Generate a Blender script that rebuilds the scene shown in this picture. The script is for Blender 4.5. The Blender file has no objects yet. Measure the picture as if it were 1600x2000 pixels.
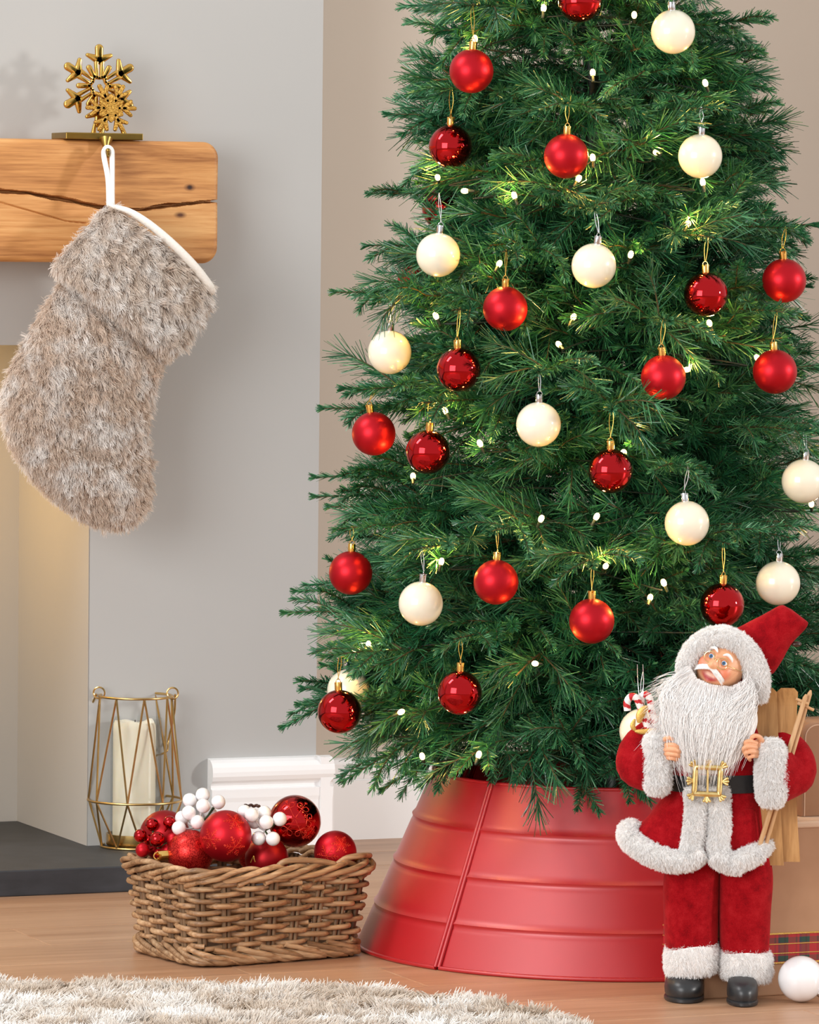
import bpy, bmesh, math, random
import numpy as np
from mathutils import Vector, Matrix

random.seed(7)
rng = np.random.default_rng(11)
SC = bpy.context.scene
COL = SC.collection
PI = math.pi
A = np.array

# ------------------------------------------------------------------ camera
CAM_H, YAW, FPX = 0.96, math.radians(22.3), 10000.0      # eye height (m), turn to the right of the wall normal, focal length in px of 1600
PITCH, ROLL = math.radians(3.11), math.radians(0.62)
HORIZON = 456.7
FWD = A([math.sin(YAW), math.cos(YAW), 0.0])
RIGHT = A([math.cos(YAW), -math.sin(YAW), 0.0])
UP = A([0, 0, 1.0])
_f = FWD * math.cos(PITCH) - UP * math.sin(PITCH)
_u = FWD * math.sin(PITCH) + UP * math.cos(PITCH)
_r = RIGHT * math.cos(ROLL) + _u * math.sin(ROLL)
_u = -RIGHT * math.sin(ROLL) + _u * math.cos(ROLL)
EYE = A([0, 0, CAM_H])
cam_data = bpy.data.cameras.new('camera')
cam = bpy.data.objects.new('camera', cam_data)
COL.objects.link(cam)
cam_data.sensor_fit = 'HORIZONTAL'
cam_data.sensor_width = 36.0
cam_data.lens = 36.0 * FPX / 1600.0
cam_data.clip_start, cam_data.clip_end = 0.1, 60
M4 = Matrix(((_r[0], _u[0], -_f[0], 0), (_r[1], _u[1], -_f[1], 0), (_r[2], _u[2], -_f[2], CAM_H), (0, 0, 0, 1)))
# frame 1600 x 2000 is portrait: sensor fit horizontal keeps 36 mm across the 1600 px
cam.matrix_world = M4
SC.camera = cam


def ray(u, v):
    return _f + _r * ((u - 800) / FPX) + _u * ((1000 - v) / FPX)


def P(u, v, d):
    """point of the sight line through photo pixel (u, v) at horizontal depth d in front of the camera"""
    r = ray(u, v)
    return EYE + r * (d / r.dot(FWD))


def onz(u, v, z=0.0):
    r = ray(u, v)
    return EYE + r * ((z - CAM_H) / r[2])


def ony(u, v, y):
    r = ray(u, v)
    return EYE + r * (y / r[1])


def proj(Q):
    q = np.atleast_2d(Q) - EYE
    z = q @ _f
    return 800 + FPX * (q @ _r) / z, 1000 - FPX * (q @ _u) / z, q @ FWD


# ------------------------------------------------------------------ light and exposure
SC.view_settings.view_transform = 'Standard'
SC.view_settings.look = 'None'
SC.view_settings.gamma = 1.0
SC.view_settings.use_curve_mapping = False
SC.view_settings.exposure = 0.20
SC.cycles.use_denoising = True
SC.cycles.max_bounces = 8
SC.cycles.sample_clamp_indirect = 6.0

world = bpy.data.worlds.new('studio_room_light')
SC.world = world
world.use_nodes = True
world.node_tree.nodes['Background'].inputs[0].default_value = (1.0, 1.0, 1.0, 1)
world.node_tree.nodes['Background'].inputs[1].default_value = 0.70

AIM = P(1000, 900, 7.0)


def area(name, az, el, dist, w, h, power, color=(1, 1, 1)):
    """rectangular window light: az in degrees right of the line from subject to camera"""
    a, e = math.radians(az), math.radians(el)
    dirv = (-FWD * math.cos(a) + RIGHT * math.sin(a)) * math.cos(e) + UP * math.sin(e)
    ld = bpy.data.lights.new(name, 'AREA')
    ld.shape, ld.size, ld.size_y, ld.energy, ld.color = 'RECTANGLE', w, h, power, color
    lo = bpy.data.objects.new(name, ld)
    COL.objects.link(lo)
    lo.location = AIM + dirv * dist
    lo.rotation_euler = Vector(-dirv).to_track_quat('-Z', 'Y').to_euler()
    return lo


area('window_light', -31, 9, 4.0, 1.9, 1.7, 74, (1.0, 1.0, 1.0))
area('side_window_light', -70, 46, 3.4, 0.6, 1.3, 40, (1.0, 0.99, 0.98))
area('right_window_light', 73, 9.5, 9.0, 0.7, 1.0, 290, (1.0, 0.97, 0.93))


# ------------------------------------------------------------------ material helpers
def lin(*c):
    c = [x / 255.0 for x in c]
    return tuple([x / 12.92 if x <= 0.04045 else ((x + 0.055) / 1.055) ** 2.4 for x in c] + [1.0])


def new_mat(name):
    m = bpy.data.materials.new(name)
    m.use_nodes = True
    nt = m.node_tree
    return m, nt, nt.nodes['Principled BSDF']


def N(nt, t, **kw):
    n = nt.nodes.new(t)
    for k, v in kw.items():
        setattr(n, k, v)
    return n


def ramp(nt, fac, stops):
    r = N(nt, 'ShaderNodeValToRGB')
    el = r.color_ramp.elements
    while len(el) < len(stops):
        el.new(0.5)
    for e, (p, c) in zip(el, stops):
        e.position, e.color = p, c
    nt.links.new(fac, r.inputs[0])
    return r.outputs[0]


def coords(nt, scale=(1, 1, 1), kind='Object', rot=(0, 0, 0)):
    tc, mp = N(nt, 'ShaderNodeTexCoord'), N(nt, 'ShaderNodeMapping')
    mp.inputs['Scale'].default_value = scale
    mp.inputs['Rotation'].default_value = rot
    nt.links.new(tc.outputs[kind], mp.inputs[0])
    return mp.outputs[0]


def noise(nt, vec, scale, detail=3, rough=0.5, dist=0.0):
    n = N(nt, 'ShaderNodeTexNoise')
    n.inputs['Scale'].default_value = scale
    n.inputs['Detail'].default_value = detail
    n.inputs['Roughness'].default_value = rough
    n.inputs['Distortion'].default_value = dist
    if vec is not None:
        nt.links.new(vec, n.inputs['Vector'])
    return n.outputs['Fac']


def bump(nt, fac, bsdf, strength, distance=0.002):
    b = N(nt, 'ShaderNodeBump')
    b.inputs['Strength'].default_value = strength
    b.inputs['Distance'].default_value = distance
    nt.links.new(fac, b.inputs['Height'])
    nt.links.new(b.outputs[0], bsdf.inputs['Normal'])


def simple(name, c1, c2=None, rough=0.5, metal=0.0, scale=30.0, bmp=0.0, coat=0.0, bdist=0.001, spec=None, stretch=(1, 1, 1), aniso=0):
    """colour varied by noise between c1 and c2, fine relief"""
    m, nt, b = new_mat(name)
    f = noise(nt, coords(nt, stretch), scale)
    nt.links.new(ramp(nt, f, [(0.3, c1), (0.7, c2 or c1)]), b.inputs['Base Color'])
    b.inputs['Roughness'].default_value = rough
    b.inputs['Metallic'].default_value = metal
    b.inputs['Coat Weight'].default_value = coat
    b.inputs['Coat Roughness'].default_value = 0.05
    if spec is not None:
        b.inputs['Specular IOR Level'].default_value = spec
    if bmp:
        bump(nt, f, b, bmp, bdist)
    return m


def wood(name, dark, mid, light, axis='x', scale=1.0, rough=0.5, knots=(), bmp=0.15, rnd=0.0):
    m, nt, b = new_mat(name)
    st = (1.6 * scale, 22 * scale, 22 * scale) if axis == 'x' else (22 * scale, 22 * scale, 1.6 * scale)
    vec = coords(nt, st)
    if rnd:
        oi = N(nt, 'ShaderNodeObjectInfo')
        ad = N(nt, 'ShaderNodeVectorMath', operation='ADD')
        mu = N(nt, 'ShaderNodeVectorMath', operation='SCALE')
        cb = N(nt, 'ShaderNodeCombineXYZ')
        for i in range(3):
            nt.links.new(oi.outputs['Random'], cb.inputs[i])
        mu.inputs['Scale'].default_value = 60
        nt.links.new(cb.outputs[0], mu.inputs[0])
        nt.links.new(vec, ad.inputs[0])
        nt.links.new(mu.outputs[0], ad.inputs[1])
        vec = ad.outputs[0]
    f1 = noise(nt, vec, 1.0, 6, 0.62, 1.2)
    fine = noise(nt, coords(nt, (st[0] * 6, st[1] * 9, st[2] * 9)), 1.0, 3, 0.6)
    mx = N(nt, 'ShaderNodeMath', operation='MULTIPLY_ADD')
    nt.links.new(fine, mx.inputs[0])
    mx.inputs[1].default_value = 0.5
    nt.links.new(f1, mx.inputs[2])
    sb = N(nt, 'ShaderNodeMath', operation='SUBTRACT')
    nt.links.new(mx.outputs[0], sb.inputs[0])
    sb.inputs[1].default_value = 0.25
    colr = ramp(nt, sb.outputs[0], [(0.3, dark), (0.5, mid), (0.72, light)])
    for kx, ky, kz, rx, rz, kc in knots:
        tc = N(nt, 'ShaderNodeTexCoord')
        s = N(nt, 'ShaderNodeVectorMath', operation='SUBTRACT')
        s.inputs[1].default_value = (kx, ky, kz)
        nt.links.new(tc.outputs['Object'], s.inputs[0])
        sc = N(nt, 'ShaderNodeVectorMath', operation='MULTIPLY')
        sc.inputs[1].default_value = (1 / rx, 0.0, 1 / rz)
        nt.links.new(s.outputs[0], sc.inputs[0])
        ln = N(nt, 'ShaderNodeVectorMath', operation='LENGTH')
        nt.links.new(sc.outputs[0], ln.inputs[0])
        k = ramp(nt, ln.outputs['Value'], [(0.25, (1, 1, 1, 1)), (0.95, (0, 0, 0, 1))])
        mixn = N(nt, 'ShaderNodeMix', data_type='RGBA')
        nt.links.new(k, mixn.inputs[0])
        nt.links.new(colr, mixn.inputs[6])
        mixn.inputs[7].default_value = kc
        colr = mixn.outputs[2]
    if rnd:
        hs = N(nt, 'ShaderNodeHueSaturation')
        mr = N(nt, 'ShaderNodeMapRange')
        mr.inputs['To Min'].default_value, mr.inputs['To Max'].default_value = 1 - rnd, 1 + rnd
        nt.links.new(oi.outputs['Random'], mr.inputs[0])
        nt.links.new(mr.outputs[0], hs.inputs['Value'])
        nt.links.new(colr, hs.inputs['Color'])
        colr = hs.outputs[0]
    nt.links.new(colr, b.inputs['Base Color'])
    b.inputs['Roughness'].default_value = rough
    bump(nt, sb.outputs[0], b, bmp, 0.002)
    return m


def fur_mat(name, root, tip, patch=None, scale=18, rough=0.7, mid=None):
    """colour along each hair from root to tip, patches by noise"""
    m, nt, b = new_mat(name)
    hi = N(nt, 'ShaderNodeHairInfo')
    stops = [(0.0, root), (0.85, tip)] if mid is None else [(0.0, root), (0.45, mid), (0.9, tip)]
    c = ramp(nt, hi.outputs['Intercept'], stops)
    if patch:
        f = noise(nt, coords(nt), scale, 3, 0.6)
        mix = N(nt, 'ShaderNodeMix', data_type='RGBA', blend_type='MULTIPLY')
        nt.links.new(ramp(nt, f, [(0.42, patch), (0.62, (1, 1, 1, 1))]), mix.inputs[7])
        nt.links.new(c, mix.inputs[6])
        mix.inputs[0].default_value = 0.85
        c = mix.outputs[2]
    hs = N(nt, 'ShaderNodeHueSaturation')
    mr = N(nt, 'ShaderNodeMapRange')
    mr.inputs['To Min'].default_value, mr.inputs['To Max'].default_value = 0.85, 1.1
    nt.links.new(hi.outputs['Random'], mr.inputs[0])
    nt.links.new(mr.outputs[0], hs.inputs['Value'])
    nt.links.new(c, hs.inputs['Color'])
    nt.links.new(hs.outputs[0], b.inputs['Base Color'])
    b.inputs['Roughness'].default_value = rough
    b.inputs['Specular IOR Level'].default_value = 0.25
    return m


# ------------------------------------------------------------------ object helpers
def wloc(o):
    p = A([0.0, 0, 0])
    while o is not None:
        p = p + A(o.location)
        o = o.parent
    return p


def tag(o, label=None, cat=None, group=None, kind=None):
    if label: o['label'] = label
    if cat: o['category'] = cat
    if group: o['group'] = group
    if kind: o['kind'] = kind
    return o


def thing(name, loc, label, cat, group=None):
    o = bpy.data.objects.new(name, None)
    o.empty_display_size = 0.05
    COL.objects.link(o)
    o.location = loc
    return tag(o, label, cat, group)


def link(name, data, parent=None, loc=(0, 0, 0)):
    o = bpy.data.objects.new(name, data)
    COL.objects.link(o)
    o.parent = parent
    o.location = loc
    return o


def mesh_data(name, V, F, mat, smooth=True):
    me = bpy.data.meshes.new(name)
    me.from_pydata([tuple(map(float, p)) for p in V], [], [tuple(map(int, f)) for f in F])
    me.materials.append(mat)
    me.polygons.foreach_set('use_smooth', [smooth] * len(me.polygons))
    me.update()
    if smooth:
        me.set_sharp_from_angle(angle=math.radians(48))
    return me


def obj(name, geo, mat, parent=None, smooth=True, origin=None):
    """one mesh object from world-space geometry; a top-level mesh gets its origin at the given point"""
    V, F = geo
    V = np.asarray(V, float)
    o0 = wloc(parent) if parent is not None else (A(origin) if origin is not None else A([0.0, 0, 0]))
    return link(name, mesh_data(name, V - o0, F, mat, smooth), parent, (0, 0, 0) if parent is not None else tuple(o0))


def join(*gs):
    V, F, n = [], [], 0
    for v, f in gs:
        V.append(np.asarray(v, float))
        F += [tuple(i + n for i in q) for q in f]
        n += len(v)
    return np.vstack(V), F


def moved(g, M=None, t=(0, 0, 0)):
    V = np.asarray(g[0], float)
    if M is not None:
        V = V @ np.asarray(M).T
    return V + A(t), g[1]


def loft(rings, cap=True, closed=False):
    """skin a list of equal rings"""
    rings = [np.asarray(r, float) for r in rings]
    n, m = len(rings[0]), len(rings)
    V = np.vstack(rings)
    F = []
    for i in range(m if closed else m - 1):
        a, b = i * n, ((i + 1) % m) * n
        for j in range(n):
            k = (j + 1) % n
            F.append((a + j, a + k, b + k, b + j))
    if cap and not closed:
        F.append(tuple(range(n))[::-1])
        F.append(tuple((m - 1) * n + i for i in range(n)))
    return V, F


def smooth_path(pts, n):
    """Catmull-Rom through the points"""
    p = np.asarray(pts, float)
    if len(p) < 3:
        t = np.linspace(0, 1, n)[:, None]
        return p[0] * (1 - t) + p[-1] * t
    q = np.vstack([2 * p[0] - p[1], p, 2 * p[-1] - p[-2]])
    T = np.linspace(0, len(p) - 1 - 1e-9, n)
    i = T.astype(int)
    t = (T - i)[:, None]
    a, b, c, d = q[i], q[i + 1], q[i + 2], q[i + 3]
    return 0.5 * ((2 * b) + (c - a) * t + (2 * a - 5 * b + 4 * c - d) * t * t + (3 * b - a - 3 * c + d) * t ** 3)


def tube(path, r, sides=8, closed=False, cap=True, flat=1.0, ref=None):
    """tube along a path; r scalar or per point; flat squeezes across ref"""
    p = np.asarray(path, float)
    n = len(p)
    r = np.broadcast_to(np.asarray(r, float), (n,))
    if closed:
        t = np.roll(p, -1, 0) - np.roll(p, 1, 0)
    else:
        t = np.gradient(p, axis=0)
    t /= np.linalg.norm(t, axis=1)[:, None] + 1e-12
    u = A(ref, float) if ref is not None else (A([0, 0, 1.0]) if abs(t[0][2]) < 0.9 else A([1.0, 0, 0]))
    rings = []
    for i in range(n):
        u = u - t[i] * u.dot(t[i]) if ref is None else A(ref, float) - t[i] * A(ref, float).dot(t[i])
        u = u / (np.linalg.norm(u) + 1e-12)
        w = np.cross(t[i], u)
        ang = np.arange(sides) * 2 * PI / sides
        rings.append(p[i] + r[i] * (np.cos(ang)[:, None] * u * flat + np.sin(ang)[:, None] * w))
    return loft(rings, cap, closed)


def ring_path(c, r, n=32, ax=None, ay=None, a0=0, a1=2 * PI):
    ax = A([1.0, 0, 0]) if ax is None else A(ax, float)
    ay = A([0, 1.0, 0]) if ay is None else A(ay, float)
    full = abs(a1 - a0 - 2 * PI) < 1e-6
    t = np.linspace(a0, a1, n, endpoint=not full)
    return A(c, float) + r * (np.cos(t)[:, None] * ax + np.sin(t)[:, None] * ay)


def lathe(prof, n=32, c=(0, 0, 0), cap=True):
    """prof: list of (radius, z)"""
    ang = np.arange(n) * 2 * PI / n
    rings = [np.stack([r * np.cos(ang), r * np.sin(ang), np.full(n, z)], 1) + A(c, float) for r, z in prof]
    return loft(rings, cap)


def sphere(c=(0, 0, 0), r=1.0, n=32, m=18, sc=(1, 1, 1)):
    V = [(0, 0, -1.0)]
    for i in range(1, m):
        th = PI * i / m
        for j in range(n):
            V.append((math.sin(th) * math.cos(2 * PI * j / n), math.sin(th) * math.sin(2 * PI * j / n), -math.cos(th)))
    V.append((0, 0, 1.0))
    F = [(0, 1 + (j + 1) % n, 1 + j) for j in range(n)]
    for i in range(m - 2):
        a, b = 1 + i * n, 1 + (i + 1) * n
        F += [(a + j, a + (j + 1) % n, b + (j + 1) % n, b + j) for j in range(n)]
    a = 1 + (m - 2) * n
    F += [(a + j, a + (j + 1) % n, len(V) - 1) for j in range(n)]
    return A(V) * A(sc) * r + A(c, float), F


def box(lo, hi, bev=0.0, seg=2):
    bm = bmesh.new()
    bmesh.ops.create_cube(bm, size=1.0)
    lo, hi = A(lo, float), A(hi, float)
    for v in bm.verts:
        v.co = Vector((lo + hi) / 2 + A(v.co) * (hi - lo))
    if bev:
        bmesh.ops.bevel(bm, geom=bm.edges[:], offset=bev, segments=seg, profile=0.5, affect='EDGES')
    bm.verts.index_update()
    g = (A([v.co[:] for v in bm.verts]), [tuple(v.index for v in f.verts) for f in bm.faces])
    bm.free()
    return g


def rib(L, R, thick, nrm, n=28, pw=1.0):
    """closed cross-section between two edge points; thick along nrm"""
    L, R = A(L, float), A(R, float)
    ang = np.arange(n) * 2 * PI / n
    c, s = np.cos(ang), np.sin(ang)
    c = np.sign(c) * np.abs(c) ** pw
    s = np.sign(s) * np.abs(s) ** pw
    return (L + R) / 2 + c[:, None] * (R - L) / 2 + s[:, None] * thick * A(nrm, float)


def tris_of(V, F):
    T = []
    for f in F:
        for i in range(1, len(f) - 1):
            T.append((f[0], f[i], f[i + 1]))
    return A(T)


def hair(name, pts, rad, mat, parent):
    """pts: (n, k, 3) world; one curves object"""
    n, k, _ = pts.shape
    hc = bpy.data.hair_curves.new(name)
    hc.add_curves([k] * n)
    o0 = wloc(parent)
    hc.position_data.foreach_set('vector', (pts - o0).astype(np.float32).ravel())
    at = hc.attributes.get('radius') or hc.attributes.new('radius', 'FLOAT', 'POINT')
    rr = np.broadcast_to(np.asarray(rad, np.float32), (n, k)) if np.ndim(rad) <= 1 else rad
    at.data.foreach_set('value', np.ascontiguousarray(rr, np.float32).ravel())
    hc.materials.append(mat)
    o = link(name, hc, parent)
    o['kind'] = 'stuff'
    return o


def fur(name, geo, n, length, mat, parent, comb=(0, 0, -1), lay=0.6, clump=0.012, cl_amt=0.5, r0=0.0004, k=4, seed=1, curl=0.15, keep=None, lvar=0.3):
    """hairs grown from a surface, laid along comb, tips gathered in clumps"""
    g = np.random.default_rng(seed)
    V = np.asarray(geo[0], float)
    T = tris_of(V, geo[1])
    a, b, c = V[T[:, 0]], V[T[:, 1]], V[T[:, 2]]
    nr = np.cross(b - a, c - a)
    ar = np.linalg.norm(nr, axis=1)
    nr = nr / (ar[:, None] + 1e-15)
    cen = V.mean(0)
    if np.sum(((a + b + c) / 3 - cen) * nr * ar[:, None]) < 0:
        nr = -nr
    if keep is not None:
        ar = ar * keep((a + b + c) / 3, nr)
    idx = g.choice(len(T), n, p=ar / ar.sum())
    s, t = g.random(n), g.random(n)
    sw = s + t > 1
    s[sw], t[sw] = 1 - s[sw], 1 - t[sw]
    p0 = a[idx] + s[:, None] * (b - a)[idx] + t[:, None] * (c - a)[idx]
    nm = nr[idx]
    cell = np.floor((p0 + g.normal(0, clump * 0.18, p0.shape)) / clump).astype(np.int64)
    hsh = (cell[:, 0] * 73856093 ^ cell[:, 1] * 19349663 ^ cell[:, 2] * 83492791) & 0xFFFF
    tab = g.normal(0, 1, (65536, 3))
    cd = tab[hsh]
    d = nm * (1 - lay) + A(comb, float) * lay + cd * 0.35 * cl_amt + g.normal(0, 0.12, (n, 3))
    dn = np.einsum('ij,ij->i', d, nm)
    d = d + nm * np.maximum(0, 0.12 - dn)[:, None]
    d /= np.linalg.norm(d, axis=1)[:, None]
    ln = length * (1 + lvar * g.uniform(-1, 1, n) + 0.25 * np.clip(cd[:, 0], -1, 1) * cl_amt)
    tt = np.linspace(0, 1, k)
    pts = p0[:, None, :] - nm[:, None, :] * 0.0006 + (nm[:, None, :] * (1 - tt)[None, :, None] * 0.5 + d[:, None, :] * (0.5 + 0.5 * tt)[None, :, None]) * (ln[:, None] * tt[None, :])[:, :, None]
    pts = pts + (A(comb, float)[None, None, :] * lay * 0.35 + cd[:, None, :] * curl) * (ln[:, None] * tt[None, :] ** 2)[:, :, None]
    return hair(name, pts, r0 * np.linspace(1.0, 0.3, k), mat, parent)


def value_noise(V, s, seed=0):
    """cheap smooth pseudo-noise for folds"""
    g = np.random.default_rng(seed)
    out = np.zeros(len(V))
    for i in range(6):
        k = g.normal(0, 1, 3) * s * (1 + 0.5 * i)
        out += np.sin(V @ k + g.uniform(0, 6.28)) / (1 + 0.5 * i)
    return out / 3

# ------------------------------------------------------------------ materials
WHITE = (1, 1, 1, 1)
M = {}
M['wall'] = simple('grey_wall_paint', lin(177, 177, 175), lin(180, 180, 178), 0.9, scale=3, bmp=0.02)
M['wall_back'] = simple('taupe_wall_paint', lin(201, 189, 175), lin(204, 192, 178), 0.9, scale=3, bmp=0.02)
M['recess'] = simple('fireplace_paint', lin(178, 172, 164), lin(181, 175, 167), 0.85, scale=3, bmp=0.02)
M['white_paint'] = simple('white_gloss_paint', lin(249, 249, 249), lin(251, 251, 251), 0.35, scale=6, bmp=0.03)
M['slate'] = simple('dark_slate', lin(48, 51, 55), lin(60, 63, 68), 0.55, scale=24, bmp=0.12, stretch=(1, 1, 3))
M['floor'] = wood('pale_oak_floor', lin(166, 123, 92), lin(182, 140, 108), lin(195, 155, 123), 'x', 0.55, 0.38, bmp=0.05, rnd=0.05)

# ------------------------------------------------------------------ the room
YC = onz(170, 1652, 0.038)[1]            # front of the chimney breast
YB = onz(750, 1635.5, 0)[1]              # the wall set back beside it
XE = ony(622, 1000, YC)[0]               # right edge of the chimney breast
XO = ony(174, 1300, YC)[0]               # right edge of the fireplace opening
ZO = ony(15, 674, YC)[2]                 # top of the opening
DEPTH = 0.34
print('YC', YC, 'YB', YB, 'XE', XE, 'XO', XO, 'ZO', ZO)

g = join(box((XO, YC, 0), (XE, YB + 0.3, 2.7)), box((-3, YC, ZO), (XO, YB + 0.3, 2.7)), box((-3, YC, 0), (XO - 0.78, YB + 0.3, ZO)))
tag(obj('wall_left', g, M['wall'], smooth=False), kind='structure')
g = join(box((XO - 0.78, YC + DEPTH, 0), (XO, YC + DEPTH + 0.02, ZO)), box((XO - 0.0015, YC + 0.001, 0.038), (XO - 0.0005, YC + DEPTH, ZO - 0.001)))
tag(obj('wall_recess', g, M['recess'], smooth=False), kind='structure')
tag(obj('wall_back', box((XE - 0.3, YB, 0), (4.6, YB + 0.3, 2.7)), M['wall_back'], smooth=False), kind='structure')

# unseen wall added on the right to shade that end of the back wall
tag(obj('wall_shade_right', box((4.3, YB - 0.9, 0), (4.5, YB, 2.7)), M['wall_back'], smooth=False), kind='structure')
fl = tag(obj('floor', box((-3, -1, -0.2), (14.0, YB + 0.3, -0.013)), M['floor'], smooth=False), kind='structure')
prng = random.Random(5)
PW, y, row = 0.168, YB, 0
while y > 4.6:
    x = -1.6 - prng.uniform(0, 1.1)
    while x < 4.4:
        L = prng.uniform(1.5, 2.2)
        x1 = min(x + L, 4.45)
        bx = box((0.0004, -PW + 0.0004, -0.012), (x1 - x - 0.0004, -0.0004, 0.0), 0.0009, 1)
        o = link('plank', mesh_data('plank', *bx, M['floor'], False), fl, (x, y, 0))
        x = x1
    y -= PW
    row += 1

# skirting boards: profile (out from the wall, height fraction)
def skirting(name, x0, x1, yw, H, T, prof, wrap=None):
    rings = []
    pr = [(-0.0, 0)] + [(p * T, q * H) for p, q in prof] + [(0, H)]
    for x in (x0, x1):
        rings.append([(x, yw - p, q) for p, q in pr])
    V, F = loft(rings)
    return V, F

ZB1 = ony(520, 1480, YC - 0.014)[2]
ZB2 = ony(700, 1480.5, YB - 0.012)[2]
XB0 = ony(414, 1560, YC - 0.02)[0]
torus = [(0.80, 0), (0.80, 0.60), (0.84, 0.64), (0.84, 0.715), (0.62, 0.725), (0.60, 0.755), (0.70, 0.775), (0.90, 0.80), (1.0, 0.84), (1.0, 0.88), (0.93, 0.925), (0.72, 0.965), (0.45, 0.99)]
o = obj('baseboard_left', skirting('b', XB0, XE + 0.022, YC, ZB1, 0.024, torus), M['white_paint'], smooth=False)
tag(o, kind='structure')
o2 = obj('return_board', (lambda gg: (A([[XE + (YC - p[1]), YC + (p[0] - XE), p[2]] for p in gg[0]]), gg[1]))(skirting('b', XE - 0.022, XE + (YB - YC), YC, ZB1, 0.024, torus)), M['white_paint'], o, smooth=False)
flatp = [(1.0, 0), (1.0, 0.728), (0.82, 0.735), (0.82, 0.745), (0.96, 0.75), (0.96, 0.93), (0.8, 0.985), (0.4, 1.0)]
tag(obj('baseboard_back', skirting('b', XE + 0.026, 4.3, YB, ZB2, 0.016, flatp), M['white_paint'], smooth=False), kind='structure')

# dark slate hearth
hy = onz(130, 1747, 0)[1]
hx = ony(416, 1640, YC)[0]
g = box((-1.6, hy, 0), (hx, YC + DEPTH, 0.038), 0.002, 2)
tag(obj('hearth_slab', g, M['slate'], smooth=False, origin=(0, hy, 0)), 'dark grey slate hearth slab on the oak floor under the fireplace', 'hearth')

# warm lamp up inside the fireplace opening (glow in the photograph comes from its upper left)
ld = bpy.data.lights.new('fireplace_lamp', 'POINT')
ld.energy, ld.color, ld.shadow_soft_size = 2.3, (1.0, 0.60, 0.14), 0.05
lo = bpy.data.objects.new('fireplace_lamp', ld)
COL.objects.link(lo)
lo.location = (XO - 0.30, YC + 0.16, ZO - 0.17)

# ------------------------------------------------------------------ oak mantel beam
YM = YC - 0.115                            # front face of the beam
pTR, pBR = ony(428, 279, YM), ony(428, 513, YM)
BX1 = ony(428, 400, YM)[0]
BZ1, BZ0 = ony(200, 273.5, YM)[2], ony(200, 513, YM)[2]
BX0 = -0.95
W = BX1 - BX0
crack_px = [(-900, 380), (-300, 352), (-80, 362), (0, 372), (60, 378), (120, 388), (160, 397), (200, 404), (240, 408), (275, 409), (320, 403), (370, 397), (430, 393)]
crack = A([ony(u, v, YM) for u, v in crack_px])
crack2 = A([ony(u, v, YM) for u, v in [(-200, 378), (0, 395), (60, 412), (130, 432), (170, 436)]])
nz = 230
xs = np.concatenate([np.linspace(BX0, ony(-10, 400, YM)[0], 40, endpoint=False), np.linspace(ony(-10, 400, YM)[0], BX1, 240)])
zs = np.linspace(BZ0, BZ1, nz)
Rr, Rb = 0.024, 0.008
V, ok = [], []
for zz in zs:
    zc = np.interp(xs, crack[:, 0], crack[:, 2]) + 0.0006 * np.sin(xs * 90) + 0.0003 * np.sin(xs * 260 + 1)
    zc2 = np.interp(xs, crack2[:, 0], crack2[:, 2], left=9, right=9)
    wd = np.interp(xs, crack[:, 0], [0.002, 0.003, 0.003, 0.004, 0.0022, 0.0045, 0.003, 0.0035, 0.0015, 0.0022, 0.0042, 0.0022, 0.0022])
    xx = xs.copy()
    z2 = np.full_like(xs, zz)
    # snap into the rounded right corners
    for zcorn, sg in ((BZ1 - Rr, 1), (BZ0 + Rr, -1)):
        cx = BX1 - Rr
        inc = (xx > cx) & ((z2 - zcorn) * sg > 0)
        dx, dz = xx - cx, z2 - zcorn
        mx = np.maximum(np.abs(dx), np.abs(dz))
        ln = np.hypot(dx, dz) + 1e-12
        k = np.where(inc, mx / ln, 1)
        xx = np.where(inc, cx + dx * k, xx)
        z2 = np.where(inc, zcorn + dz * k, z2)
    # distance to outline
    de = np.minimum(BZ1 - z2, z2 - BZ0)
    de = np.minimum(de, BX1 - xx)
    cx = BX1 - Rr
    for zcorn, sg in ((BZ1 - Rr, 1), (BZ0 + Rr, -1)):
        inc = (xx > cx) & ((z2 - zcorn) * sg > 0)
        de = np.where(inc, Rr - np.hypot(xx - cx, z2 - zcorn), de)
    de = np.clip(de, 0, Rb)
    yy = YM + Rb - np.sqrt(np.maximum(0, Rb ** 2 - (Rb - de) ** 2))
    gap = np.clip(1 - np.abs(zz - zc) / (wd * 0.8 + 0.0005), 0, 1)
    gap2 = np.clip(1 - np.abs(zz - zc2) / 0.0014, 0, 1)
    yy = yy + 0.030 * np.minimum(gap * 1.5, 1) + 0.004 * gap2 + 0.0006 * np.sin(xs * 23 + zz * 60)
    V.append(np.stack([xx, yy, z2], 1))
V = np.vstack(V)
nx = len(xs)
F = [(i * nx + j, i * nx + j + 1, (i + 1) * nx + j + 1, (i + 1) * nx + j) for i in range(nz - 1) for j in range(nx - 1)]
edge = [j for j in range(nx)] + [i * nx + nx - 1 for i in range(1, nz)] + [(nz - 1) * nx + j for j in range(nx - 2, -1, -1)] + [i * nx for i in range(nz - 2, 0, -1)]
nb = len(V)
back = V[edge].copy()
back[:, 1] = YC + 0.001
V = np.vstack([V, back])
for i in range(len(edge)):
    k = (i + 1) % len(edge)
    F.append((edge[k], edge[i], nb + i, nb + k))
k1, k2, k3 = ony(371, 366, YM), ony(352, 420, YM), ony(120, 440, YM)
bo = A([BX1, YM, (BZ0 + BZ1) / 2])
dk = lin(92, 50, 26)
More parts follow.
